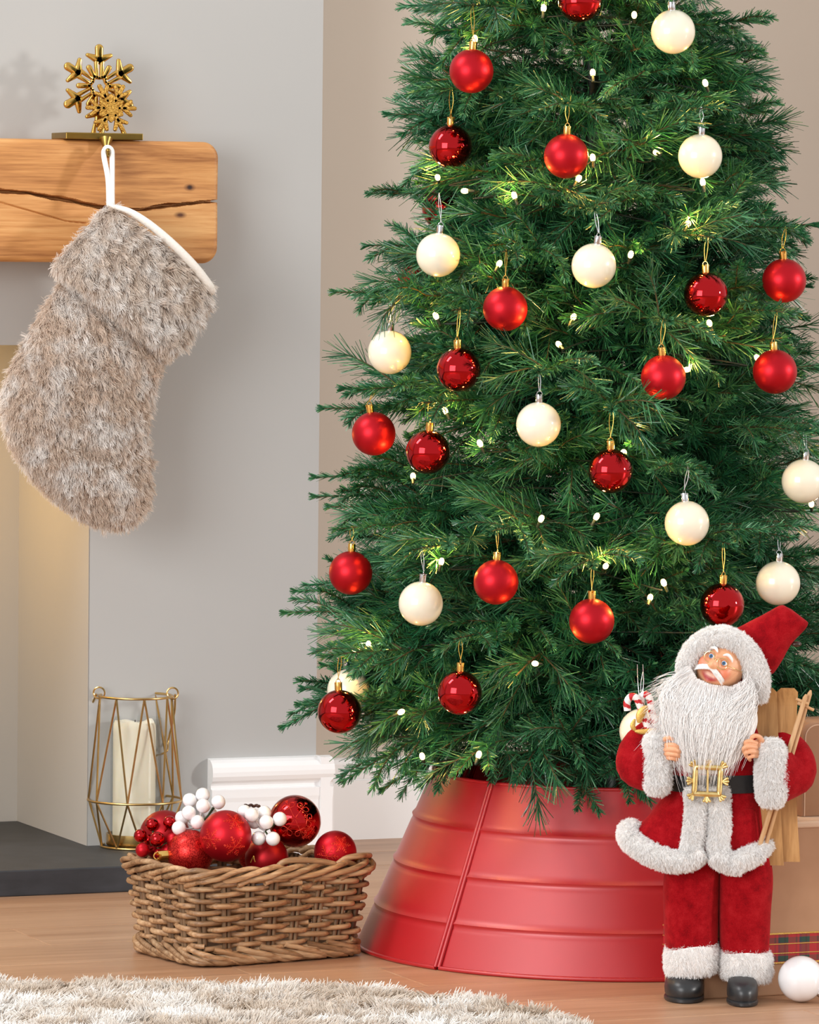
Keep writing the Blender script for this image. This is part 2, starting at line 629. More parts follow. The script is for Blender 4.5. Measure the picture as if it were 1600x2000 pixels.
M['oak'] = wood('oak_beam', lin(154, 98, 50), lin(200, 141, 82), lin(222, 170, 110), 'x', 1.0, 0.55,
                knots=[(k1[0] - bo[0], 0, k1[2] - bo[2], 0.011, 0.007, dk), (k2[0] - bo[0], 0, k2[2] - bo[2], 0.012, 0.006, dk), (k1[0] - bo[0], 0, k1[2] - bo[2], 0.005, 0.0045, lin(40, 22, 14))], bmp=0.22)
tag(obj('mantel_beam', (V, F), M['oak'], origin=bo), 'thick golden oak mantel beam with long cracks, fixed on the grey wall', 'mantel')

# ------------------------------------------------------------------ brass snowflake stocking holder
M['brass'] = simple('polished_brass', lin(212, 165, 80), lin(228, 184, 100), 0.16, 1.0, scale=40, bmp=0.03)
M['brass_old'] = simple('antique_brass', lin(150, 122, 62), lin(176, 146, 80), 0.3, 1.0, scale=25, bmp=0.05)
M['brass_dots'] = simple('hammered_brass', lin(170, 128, 56), lin(206, 162, 84), 0.28, 1.0, scale=420, bmp=0.9, bdist=0.002)
YH = YM + 0.022
hb = ony(198, 268, YM)
hold = thing('stocking_holder', (hb[0], YH, BZ1), 'shiny gold double snowflake stocking holder standing on the oak mantel beam', 'stocking holder')
xl, xr = ony(128, 268, YM - 0.006)[0], ony(279, 268, YM - 0.006)[0]
zt = ony(200, 259.5, YM - 0.006)[2]
obj('base_plate', box((xl, YM - 0.008, BZ1 + 0.0005), (xr, YM + 0.060, zt), 0.0012, 2), M['brass_old'], hold, False)
hp = [ony(207, 272, YM - 0.008), ony(207, 282, YM - 0.012), ony(208, 295, YM - 0.016), ony(210, 304, YM - 0.024), ony(211, 303, YM - 0.034), ony(211, 294, YM - 0.037)]
hk = smooth_path(hp, 24)
obj('hook', join(tube(hk, np.interp(np.linspace(0, 1, 24), [0, 0.2, 0.4, 1], [0.010, 0.006, 0.0034, 0.0026]), 12, ref=(1, 0, 0)), sphere(hk[-1], 0.0034, 12, 8)), M['brass_old'], hold)


def seg2(a, b, r0, r1, th):
    r0, r1 = r0 * 1.35, r1 * 1.4
    """flat tapered bar in the XZ plane with rounded ends, thickness th along Y"""
    a, b = A(a, float), A(b, float)
    d = b - a
    L = np.hypot(*d)
    d = d / L
    n = A([-d[1], d[0]])
    out = []
    for k in range(9):
        t = PI / 2 + PI * k / 8
        out.append(a + r0 * (math.cos(t) * d + math.sin(t) * n))
    for k in range(9):
        t = -PI / 2 + PI * k / 8
        out.append(b + r1 * (math.cos(t) * d + math.sin(t) * n))
    o = A(out)
    c = o.mean(0)
    rings = []
    for sc_, yy in ((0.55, -1.0), (0.86, -0.85), (1, -0.4), (1, 0.4), (0.86, 0.85), (0.55, 1.0)):
        q = c + (o - c) * sc_ if sc_ < 1 else o
        # inset evenly instead of scaling about the centre
        q = o - np.array([((p - (a + d * np.clip((p - a) @ d, 0, L))) * (1 - sc_)) for p in o])
        rings.append(np.stack([q[:, 0], np.full(len(q), yy * th / 2), q[:, 1]], 1))
    return loft(rings)


def flake(R, th, style):
    gs = []
    for k in range(6):
        a = PI / 2 + k * PI / 3
        d, n = A([math.cos(a), math.sin(a)]), A([-math.sin(a), math.cos(a)])
        if style == 0:
            # ring with a hexagonal star hole, looped spokes, arrow heads, club tips, short studs between
            a2 = a + PI / 6
            e = A([math.cos(a2), math.sin(a2)])
            e0 = A([math.cos(a - PI / 6), math.sin(a - PI / 6)])
            gs.append(seg2(d * 0.20 * R, e * 0.27 * R, 0.035 * R, 0.045 * R, th))
            gs.append(seg2(d * 0.20 * R, e0 * 0.27 * R, 0.035 * R, 0.045 * R, th))
            gs.append(seg2(e * 0.26 * R, e * 0.52 * R, 0.045 * R, 0.05 * R, th))
            for s in (1, -1):
                gs.append(seg2(d * 0.22 * R + n * s * 0.06 * R, d * 0.60 * R + n * s * 0.075 * R, 0.028 * R, 0.04 * R, th))
                gs.append(seg2(d * 0.64 * R, d * 0.76 * R + n * s * 0.30 * R, 0.085 * R, 0.035 * R, th))
            gs.append(seg2(d * 0.64 * R, d * 0.93 * R, 0.07 * R, 0.075 * R, th))
        else:
            a2 = a + PI / 6
            e = A([math.cos(a2), math.sin(a2)])
            gs.append(seg2(d * 0.1 * R, d * 0.93 * R, 0.06 * R, 0.06 * R, th))
            gs.append(seg2(e * 0.2 * R, e * 0.48 * R, 0.07 * R, 0.05 * R, th))
            for s in (1, -1):
                gs.append(seg2(d * 0.5 * R, d * 0.78 * R + n * s * 0.26 * R, 0.075 * R, 0.05 * R, th))
                gs.append(seg2(d * 0.3 * R, d * 0.42 * R + n * s * 0.15 * R, 0.05 * R, 0.035 * R, th))
    if style:
        gs.append(moved(lathe([(0.0, -th * .6), (0.24 * R, -th * .6), (0.27 * R, 0), (0.24 * R, th * .6), (0.0, th * .6)], 24), Matrix.Rotation(PI / 2, 3, 'X')))
    return join(*gs)


c1 = ony(193, 168, YM + 0.035)
obj('large_snowflake', moved(flake(0.0595, 0.007, 0), t=c1), M['brass'], hold)
c2 = ony(217, 211, YM + 0.012)
rt = Matrix.Rotation(math.radians(30), 3, 'Y')
obj('small_snowflake', moved(flake(0.039, 0.006, 1), rt, c2), M['brass_dots'], hold)
foot1 = [ony(186, 240, YM + 0.035), ony(182, 262, YM + 0.034)]
foot2 = [ony(234, 238, YM + 0.014), ony(243, 262, YM + 0.014)]
for pth in (foot1, foot2, [ony(205, 240, YM + 0.014), ony(197, 262, YM + 0.014)]):
    obj('foot', tube(smooth_path([pth[0], pth[1] - A([0, 0, 0.001])], 6), np.linspace(0.0025, 0.0042, 6), 10), M['brass'], hold)

# ------------------------------------------------------------------ fur stocking
M['stock_skin'] = simple('fur_backing', lin(166, 146, 128), lin(186, 168, 150), 0.95, scale=60)
M['stock_fur'] = fur_mat('taupe_fur', lin(126, 104, 86), lin(250, 247, 243), lin(232, 214, 197), 26, mid=lin(226, 215, 206))
M['cuff_fur'] = fur_mat('taupe_cuff_fur', lin(110, 90, 76), lin(250, 247, 243), lin(232, 219, 206), 30, mid=lin(220, 209, 200))
M['fleece'] = simple('cream_fleece', lin(238, 233, 224), lin(246, 242, 235), 0.95, scale=300, bmp=0.5)
M['cord'] = simple('white_cord', lin(240, 238, 234), lin(247, 246, 243), 0.9, scale=800, bmp=0.5)
YS = YM - 0.045
nrm = A([0.0, -1, 0]) * 0.95 + FWD * -0.3
nrm /= np.linalg.norm(nrm)
so = ony(210, 400, YS)
stk = thing('christmas_stocking', tuple(so), 'taupe and white faux fur stocking hanging by a white loop from the oak mantel', 'stocking')
body = [((140, 500), (360, 640), .026), ((122, 532), (333, 690), .034), ((85, 590), (320, 705), .042), ((45, 662), (310, 732), .047), ((12, 728), (299, 772), .050), ((0, 782), (291, 815), .050),
        ((8, 840), (289, 852), .049), ((36, 895), (293, 885), .047), ((76, 945), (297, 920), .044), ((125, 985), (296, 952), .038), ((175, 1013), (286, 985), .028), ((205, 1024), (268, 1006), .016), ((228, 1024), (250, 1018), .005)]
inset = 9
rings = []
bl = A([[*l, *r, t * 1000] for l, r, t in body], float)
bl = smooth_path(bl, 44)
for lx, ly, rx, ry, t in bl:
    L, R = ony(lx, ly, YS), ony(rx, ry, YS)
    dv = (R - L) / np.linalg.norm(R - L)
    sh = min(0.0075, 0.2 * np.linalg.norm(R - L))
    rings.append(rib(L + dv * sh, R - dv * sh, t / 1000 * 0.85, nrm, 40, 0.92))
bg = loft(rings)
vn = value_noise(bg[0], 34, 3)
fold = np.exp(-((bg[0] - ony(190, 895, YS)) @ A([0.5, 0, 0.87]) / 0.012) ** 2) * 0.006 * (np.abs(bg[0][:, 0] - ony(215, 890, YS)[0]) < 0.07)
bg = (bg[0] + nrm * (vn * 0.0035 - fold)[:, None], bg[1])
ob = obj('foot_bag', bg, M['stock_skin'], stk)
front = lambda p, n: (n @ nrm > -0.35) * 1.0
fur('fur', bg, 80000, 0.0115, M['stock_fur'], ob, comb=(-0.12, -0.1, -1), lay=0.62, clump=0.0048, cl_amt=0.62, r0=0.00040, k=4, seed=3, keep=front, curl=0.15)
cuff = [((204, 398), (408, 566), .034), ((186, 418), (407, 584), .042), ((160, 450), (396, 614), .050), ((128, 486), (368, 655), .055), ((104, 513), (334, 690), .056), ((108, 520), (330, 692), .046)]
cl = smooth_path(A([[*l, *r, t * 1000] for l, r, t in cuff], float), 22)
rings = []
for lx, ly, rx, ry, t in cl:
    L, R = ony(lx, ly, YS - 0.014), ony(rx, ry, YS - 0.014)
    dv = (R - L) / np.linalg.norm(R - L)
    rings.append(rib(L + dv * 0.006, R - dv * 0.006, t / 1000 * 0.85, nrm, 40, 0.92))
cg = loft(rings)
cg = (cg[0] + nrm * (value_noise(cg[0], 36, 5) * 0.003)[:, None], cg[1])
oc = obj('cuff', cg, M['stock_skin'], stk)
fur('fur', cg, 50000, 0.0125, M['cuff_fur'], oc, comb=(0.15, -0.1, -1), lay=0.6, clump=0.006, cl_amt=0.75, r0=0.00040, k=4, seed=4, keep=front, curl=0.16)
lp = smooth_path([ony(u, v, YS - 0.014) + nrm * w for u, v, w in [(212, 402, .012), (250, 416, .027), (305, 458, .036), (362, 513, .036), (402, 560, .024), (411, 572, .008)]], 30)
lg = tube(lp, np.interp(np.linspace(0, 1, 30), [0, 0.3, 0.8, 1], [0.003, 0.0058, 0.0066, 0.004]), 12)
ol = obj('lining', lg, M['fleece'], stk)
h0 = hk[-2] + A([0, -0.001, -0.004])
top = ony(211, 291, YM - 0.031)
lo_l = smooth_path([ony(213, 404, YS - 0.012), ony(211, 350, YS - 0.003), ony(203, 305, YM - 0.034), ony(205, 292, YM - 0.031), ony(211, 288, YM - 0.030), ony(218, 294, YM - 0.031), ony(219, 310, YM - 0.034), ony(219, 350, YS - 0.003), ony(219, 404, YS - 0.014)], 60)
obj('hanging_loop', tube(lo_l, 0.0040, 10), M['cord'], stk)

# ------------------------------------------------------------------ gold wire lantern with candle
M['gold_wire'] = simple('satin_gold_wire', lin(206, 172, 112), lin(222, 188, 128), 0.3, 1.0, scale=60)
M['gold_cup'] = simple('brushed_gold', lin(186, 152, 92), lin(204, 170, 108), 0.32, 1.0, scale=80, stretch=(1, 1, 14))
HZ = 0.038
lc = onz(263, 1654, HZ)
lan = thing('wire_lantern', tuple(lc), 'geometric gold wire lantern standing on the dark hearth beside the basket', 'lantern')
dl = (lc - EYE) @ FWD
zr = lambda v: CAM_H - (v - (HORIZON + (263 - 800) * 0.0108)) / FPX * dl
z_top, z_mid, z_bot = zr(1361), zr(1565), HZ + 0.002
r_top, r_mid, r_bot = 72 * dl / FPX, 92.5 * dl / FPX, 66 * dl / FPX
for z, r in ((z_top, r_top), (z_mid, r_mid), (z_bot, r_bot)):
    obj('ring', tube(ring_path((lc[0], lc[1], z), r, 56), 0.0019, 8, True), M['gold_wire'], lan)
ang0 = math.atan2(-FWD[1], -FWD[0])


def onr(z, r, deg):
    a = ang0 + math.radians(deg)
    return A([lc[0] + r * math.cos(a), lc[1] + r * math.sin(a), z])


for k in range(8):
    mid = onr(z_mid, r_mid, -6 + 45 * k)
    for s in (-1, 1):
        obj('strut', tube([onr(z_top, r_top, -6 + 45 * k + 22.5 * s), mid], 0.0016, 6), M['gold_wire'], lan)
        obj('strut', tube([mid, onr(z_bot, r_bot, -6 + 45 * k + 22.5 * s)], 0.0016, 6), M['gold_wire'], lan)
for dg in (-90, 96):
    c = onr(z_top + 0.004, r_top, dg)
    tv = c - A([lc[0], lc[1], z_top + 0.004])
    tv[2] = 0
    tv /= np.linalg.norm(tv)
    obj('ring_loop', tube(ring_path(c, 0.0085, 20, tv, A([0, 0, 1.0])), 0.0014, 6, True), M['gold_wire'], lan)
a, b = onr(z_top + 0.002, r_top + 0.004, 96), onr(z_top + 0.002, r_top + 0.004, -90)
hp = smooth_path([a, a + A([0.006, 0.02, -0.03]), a + A([0.006, 0.045, -0.072]), onr(z_top - 0.088, r_top * 1.02, 130), onr(z_top - 0.098, r_top * 1.08, 175), onr(z_top - 0.088, r_top * 1.02, 222), b + A([-0.004, 0.05, -0.06]), b], 60)
obj('handle', tube(hp, 0.0016, 8), M['gold_wire'], lan)
gr = 50 * dl / FPX
cc = lc + RIGHT * (1.5 * dl / FPX)
obj('candle_dish', lathe([(0, HZ + 0.003), (gr * 1.12, HZ + 0.003), (gr * 1.15, HZ + 0.005), (gr * 1.15, HZ + 0.021), (gr * 1.10, HZ + 0.021), (gr * 1.08, HZ + 0.008), (0, HZ + 0.007)], 40, (cc[0], cc[1], 0)), M['gold_cup'], lan)
m, nt, b = new_mat('clear_glass')
nt.links.new(ramp(nt, noise(nt, coords(nt), 12), [(0.3, (0.95, 0.96, 0.95, 1)), (0.7, (0.98, 0.98, 0.98, 1))]), b.inputs['Base Color'])
b.inputs['Roughness'].default_value = 0.03
b.inputs['Metallic'].default_value = 0.0
tr = N(nt, 'ShaderNodeBsdfTransparent')
tr.inputs[0].default_value = (0.965, 0.975, 0.97, 1)
lw = N(nt, 'ShaderNodeLayerWeight')
lw.inputs['Blend'].default_value = 0.5
fz = N(nt, 'ShaderNodeMath', operation='POWER')
nt.links.new(lw.outputs['Facing'], fz.inputs[0])
fz.inputs[1].default_value = 5.0
gl = N(nt, 'ShaderNodeBsdfGlossy')
gl.inputs['Roughness'].default_value = 0.03
mx = N(nt, 'ShaderNodeMixShader')
f2 = N(nt, 'ShaderNodeMath', operation='MULTIPLY_ADD')
nt.links.new(fz.outputs[0], f2.inputs[0])
f2.inputs[1].default_value, f2.inputs[2].default_value = 0.5, 0.035
nt.links.new(f2.outputs[0], mx.inputs[0])
nt.links.new(tr.outputs[0], mx.inputs[1])
nt.links.new(gl.outputs[0], mx.inputs[2])
nt.links.new(mx.outputs[0], nt.nodes['Material Output'].inputs['Surface'])
M['glass'] = m
m, nt, b = new_mat('ivory_wax')
nt.links.new(ramp(nt, noise(nt, coords(nt), 18), [(0.3, lin(240, 230, 208)), (0.7, lin(247, 239, 220))]), b.inputs['Base Color'])
b.inputs['Roughness'].default_value = 0.45
b.inputs['Subsurface Weight'].default_value = 0.3
b.inputs['Subsurface Radius'].default_value = (0.02, 0.014, 0.008)
b.inputs['Subsurface Scale'].default_value = 0.5
M['wax'] = m
zc0, zc1 = HZ + 0.009, zr(1407)
can = thing('candle', (cc[0], cc[1], zc0), 'ivory wax pillar candle in a clear glass cylinder inside the gold wire lantern', 'candle')
wx = gr * 0.84
wc = cc - RIGHT * gr * 0.07
wprof = [(0, zc0), (wx, zc0), (wx, zc1 - 0.014)]
V, F = lathe(wprof + [(wx * 0.99, zc1 - 0.008), (wx * 0.92, zc1 - 0.0035), (wx * 0.7, zc1 - 0.006), (0.002, zc1 - 0.010)], 40, (wc[0], wc[1], 0))
top = V[:, 2] > zc1 - 0.0142
an = np.arctan2(V[:, 1] - wc[1], V[:, 0] - wc[0])
V[:, 2] += top * (0.0022 * np.sin(an * 3 + 1) + 0.0016 * np.sin(an * 5))
obj('wax_pillar', (V, F), M['wax'], can)
obj('wick', tube([(wc[0], wc[1], zc1 - 0.011), (wc[0] + 0.001, wc[1], zc1 - 0.001)], 0.0009, 6), simple('dark_wick', lin(40, 34, 30), lin(60, 52, 46), 0.9), can)
obj('glass_cylinder', lathe([(gr, zc0), (gr, zc1 + 0.002), (gr - 0.0022, zc1 + 0.002), (gr - 0.0022, zc0)], 48, (cc[0], cc[1], 0), cap=False), M['glass'], can)

# ------------------------------------------------------------------ shaggy rug
M['rug_base'] = simple('rug_backing', lin(180, 168, 154), lin(200, 190, 178), 0.95, scale=40)
M['rug_fur'] = fur_mat('rug_pile', lin(176, 158, 140), lin(248, 246, 243), lin(216, 202, 186), 13, mid=lin(232, 226, 219))
rc = EYE * A([1, 1, 0])
out = []
d1, rr_ = 6.39, 0.42
cx_, cd_ = -0.185, d1 - rr_
for k in range(25):
    t = PI / 2 * (1 - k / 24)
    out.append((cx_ + rr_ * math.cos(t), cd_ + rr_ * math.sin(t)))
out += [(cx_ + rr_, 5.0)]
for k in range(13):
    t = -PI / 2 * k / 12
    out.append((cx_ + rr_ * math.cos(t), 4.9 + rr_ * math.sin(t)))
for k in range(13):
    t = -PI / 2 - PI / 2 * k / 12
    out.append((-1.05 + rr_ * math.cos(t), 4.9 + rr_ * math.sin(t)))
for k in range(13):
    t = PI - PI / 2 * k / 12
    out.append((-1.05 + rr_ * math.cos(t), cd_ + rr_ * math.sin(t)))
out = A(out)
wob = 1 + 0.006 * np.sin(np.arange(len(out)) * 2.1)
cen = out.mean(0)
out = cen + (out - cen) * wob[:, None]
rg = lambda s, z: [tuple(RIGHT * (cen[0] + (p[0] - cen[0]) * s) + FWD * (cen[1] + (p[1] - cen[1]) * s) + UP * z) for p in out]
V, F = loft([rg(1, 0.0005), rg(1, 0.006), rg(0.985, 0.009), rg(0.8, 0.010)])
ro = A(RIGHT * cen[0] + FWD * cen[1])
rug = tag(obj('shaggy_rug', (V, F), M['rug_base'], origin=ro), 'fluffy pale grey and beige shaggy rug lying on the oak floor in front', 'rug')
# pile only where it can be near the view
NR = 90000
qx = rng.uniform(-0.62, 0.32, NR * 2)
qd = rng.uniform(5.95, d1, NR * 2)
inside = (qd < cd_) & (qx < cx_ + rr_) | (qx < cx_) | (np.hypot(qx - cx_, qd - cd_) < rr_)
qx, qd = qx[inside][:NR], qd[inside][:NR]
n = len(qx)
p0 = RIGHT * qx[:, None] + FWD * qd[:, None] + UP * 0.008
cell = np.floor(p0[:, :2] / 0.017 + rng.normal(0, 0.22, (n, 2))).astype(np.int64)
tab = rng.normal(0, 1, (4096, 3))
cd2 = tab[(cell[:, 0] * 7919 ^ cell[:, 1] * 104729) & 4095]
big = tab[((np.floor(p0[:, 0] / 0.07).astype(np.int64)) * 31 ^ (np.floor(p0[:, 1] / 0.05).astype(np.int64)) * 177) & 4095]
dirs = A([0, 0, 0.55]) + cd2 * A([0.5, 0.5, 0.2]) + big * A([0.25, 0.25, 0.05]) + rng.normal(0, 0.16, (n, 3)) + RIGHT * 0.2 - FWD * 0.35
dirs[:, 2] = np.maximum(dirs[:, 2], 0.22)
dirs /= np.linalg.norm(dirs, axis=1)[:, None]
ln = rng.uniform(0.013, 0.023, n)
tt = np.linspace(0, 1, 4)
pts = p0[:, None, :] + (UP[None, None, :] * (1 - tt)[None, :, None] * 0.4 + dirs[:, None, :] * (0.6 + 0.4 * tt)[None, :, None]) * (ln[:, None] * tt)[:, :, None]
hair('pile', pts, 0.00075 * A([1, 0.95, 0.8, 0.35]), M['rug_fur'], rug)

# ------------------------------------------------------------------ the tree
def foliage_mat(name, dark, mid, light, rough, spec=0.5):
    m, nt, b = new_mat(name)
    at = N(nt, 'ShaderNodeAttribute', attribute_name='tone')
    nt.links.new(ramp(nt, at.outputs['Fac'], [(0.0, dark), (0.55, mid), (1.0, light)]), b.inputs['Base Color'])
    b.inputs['Roughness'].default_value = rough
    b.inputs['Specular IOR Level'].default_value = spec
    b.inputs['Coat Weight'].default_value = 0.25
    b.inputs['Coat Roughness'].default_value = 0.3
    return m


M['needle'] = foliage_mat('green_needles', lin(20, 66, 42), lin(36, 104, 66), lin(104, 166, 118), 0.36)
M['twig'] = simple('brown_twig', lin(70, 62, 36), lin(92, 78, 48), 0.8, scale=90)
M['pole'] = simple('dark_green_pole', lin(20, 34, 26), lin(30, 44, 34), 0.45, scale=20)

TC = onz(1187, 1847, 0)
TC = A([TC[0], TC[1], 0])
T_D = (TC - EYE) @ FWD
# the tree leans a touch: axis in the plane across the view
AX_B, AX_T = TC, P(1152, -60, T_D)


def axis(z):
    t = z / AX_T[2]
    return AX_B + (AX_T - AX_B) * t


def z_of(v, d=None):
    return P(1187, v, T_D if d is None else d)[2]


_rv = A([-100, 100, 300, 450, 600, 700, 850, 1000, 1150, 1300, 1400, 1500], float)
_rr = A([285, 315, 345, 385, 412, 432, 455, 470, 500, 520, 545, 470], float)
_rz = A([z_of(v) for v in _rv])


def R_of(z):
    return np.interp(z, _rz[::-1], (_rr * T_D / FPX)[::-1])


class Needles:
    """collects needles (slim tapered quads) and twig tubes into one mesh"""
    def __init__(self, seed):
        self.g = np.random.default_rng(seed)
        self.Q, self.tone, self.tub, self.way = [], [], [], []

    def twig(self, p0, p1, sag, n, nl, wid, ang, flat=0.0, t0=0.05, tone=0.5, r=0.0012, tip=True):
        g = self.g
        p0, p1 = A(p0, float), A(p1, float)
        k = 7
        tt = np.linspace(0, 1, k)
        path = p0 + (p1 - p0) * tt[:, None] + A([0, 0, sag])[None] * (tt * (1 - tt) * 4)[:, None]
        self.tub.append((path, r))
        self.way.append(path[1::2])
        t = g.uniform(t0, 1.0, n)
        if tip:
            t[: max(6, n // 12)] = 1.0
        x = t * (k - 1)
        i = np.minimum(x.astype(int), k - 2)
        f = (x - i)[:, None]
        pos = path[i] * (1 - f) + path[i + 1] * f
        dr = path[i + 1] - path[i]
        dr /= np.linalg.norm(dr, axis=1)[:, None]
        up = A([0, 0, 1.0])
        sd = np.cross(dr, up)
        sd /= np.linalg.norm(sd, axis=1)[:, None] + 1e-9
        u2 = np.cross(sd, dr)
        ph = g.uniform(0, 2 * PI, n)
        if flat:
            c, s = np.cos(ph), np.sin(ph)
            s = np.where(s < 0, s * (1 - flat), s)
            outw = sd * c[:, None] + u2 * s[:, None]
            outw /= np.linalg.norm(outw, axis=1)[:, None]
        else:
            outw = sd * np.cos(ph)[:, None] + u2 * np.sin(ph)[:, None]
        a = np.radians(ang) * (1 - 0.45 * t ** 3) * g.uniform(0.7, 1.25, n)
        nd = dr * np.cos(a)[:, None] + outw * np.sin(a)[:, None]
        ln = nl * g.uniform(0.72, 1.12, n) * (1 - 0.25 * t ** 4)
        w = np.cross(nd, g.normal(0, 1, (n, 3)))
        w /= np.linalg.norm(w, axis=1)[:, None] + 1e-9
        e = pos + nd * ln[:, None] + up * (-0.06 * ln)[:, None]
        hw = (wid * g.uniform(0.8, 1.2, n) / 2)[:, None]
        self.Q.append(np.stack([pos - w * hw * 0.7, pos + w * hw * 0.7, e + w * hw * 0.45, e - w * hw * 0.45], 1))
        self.tone.append(np.clip(tone + g.normal(0, 0.2, n), 0, 1))

    def arrays(self):
        Q = np.concatenate(self.Q)
        return Q, np.concatenate(self.tone), np.concatenate(self.way)

    def mesh(self, name):
        Q, tone, _ = self.arrays()
        return needle_mesh(name, Q, tone, self.tub)


def needle_mesh(name, Q, tone, tubs):
    nq = len(Q)
    tv, tf = [], []
    off = nq * 4
    for path, r in tubs:
        V, F = tube(path, np.linspace(r, r * 0.6, len(path)), 5, cap=False)
        tv.append(V)
        tf.append(A(F) + off)
        off += len(V)
    TV, TF = np.vstack(tv), np.vstack(tf)
    co = np.vstack([Q.reshape(-1, 3), TV]).astype(np.float32)
    loops = np.concatenate([np.arange(nq * 4), TF.ravel()]).astype(np.int32)
    npoly = nq + len(TF)
    me = bpy.data.meshes.new(name)
    me.vertices.add(len(co))
    me.vertices.foreach_set('co', co.ravel())
    me.loops.add(len(loops))
    me.loops.foreach_set('vertex_index', loops)
    me.polygons.add(npoly)
    me.polygons.foreach_set('loop_start', np.arange(npoly, dtype=np.int32) * 4)
    me.materials.append(M['needle'])
    me.materials.append(M['twig'])
    me.polygons.foreach_set('material_index', np.concatenate([np.zeros(nq, np.int32), np.ones(len(TF), np.int32)]))
    me.update(calc_edges=True)
    at = me.attributes.new('tone', 'FLOAT', 'POINT')
    at.data.foreach_set('value', np.concatenate([np.repeat(tone, 4), np.full(len(TV), 0.5)]).astype(np.float32))
    return me


def make_branch(L, seed, style):
    """a branch along +X: stem, side sprays; style 0 long soft needles, 1 mixed, 2 long bare-tipped spray of short needles"""
    b = Needles(seed)
    g = b.g
    sag = 0.03 * L
    stem_end = A([L, 0, 0])
    pvc = dict(nl=0.041, wid=0.0019, ang=42)
    pe = dict(nl=0.0165, wid=0.0021, ang=50, flat=0.75)
    # stem: long needles inside, short needles on the outer spray
    if style == 0:
        b.twig((0, 0, 0), stem_end, sag, int(L * 0.75 * 750), t0=0.25, tone=0.42, r=0.0022, **pvc)
    else:
        tb = 0.55 if style == 1 else 0.48
        b.twig((0, 0, 0), (L * tb, 0, sag * 0.6), sag * 0.6, int(L * tb * 700), t0=0.3, tone=0.4, r=0.0024, tip=False, **pvc)
        b.twig((L * tb, 0, sag * 0.6), stem_end, sag * 0.3, int(L * (1 - tb) * 2300), tone=0.55, r=0.0016, t0=0, **pe)
    x = 0.24 * L
    side = 1
    while x < 0.88 * L:
        t = x / L
        ll = (0.42 * (1 - t) * L + 0.055) * g.uniform(0.8, 1.15)
        az = side * math.radians(g.uniform(32, 52))
        el = math.radians(g.normal(2, 16))
        if style == 2 and t > 0.6:
            ll *= 0.75
        p = A([x, 0, sag * 4 * t * (1 - t)])
        e = p + ll * A([math.cos(az) * math.cos(el), math.sin(az) * math.cos(el), math.sin(el)]) + A([0, 0, -0.1 * ll])
        if style == 0 or (style == 1 and g.random() < 0.6) or (style == 2 and t < 0.4 and g.random() < 0.7):
            b.twig(p, e, 0.05 * ll, int(ll * 900), tone=g.uniform(0.3, 0.6), **pvc)
        else:
            b.twig(p, e, 0.06 * ll, int(ll * 2300), tone=g.uniform(0.45, 0.7), **pe)
        side = -side if g.random() < 0.85 else side
        x += g.uniform(0.020, 0.034)
    return b


LENS = (0.22, 0.27, 0.32, 0.38, 0.44, 0.50)
protos = []
sd = 100
for li, L in enumerate(LENS):
    row_ = []
    for style in (0, 1, 1, 2):
        nb_ = make_branch(L, sd, style)
        sd += 1
        row_.append((nb_, nb_.mesh('branch'), nb_.arrays()[2], style))
    protos.append(row_)

tree = thing('christmas_tree', tuple(TC), 'tall slim green artificial Christmas tree standing in the red metal collar', 'christmas tree')
zt_ = 1.55
obj('trunk', tube([TC + A([0, 0, 0.0]), axis(0.5), axis(1.0), axis(zt_)], [0.016, 0.015, 0.013, 0.010], 14), M['pole'], tree)
for k in range(4):
    a = PI / 4 + k * PI / 2
    q = A([math.cos(a), math.sin(a), 0])
    obj('stand_leg', tube([TC + q * 0.014 + A([0, 0, 0.09]), TC + q * 0.10 + A([0, 0, 0.05]), TC + q * 0.20 + A([0, 0, 0.008])], 0.008, 8), M['pole'], tree)

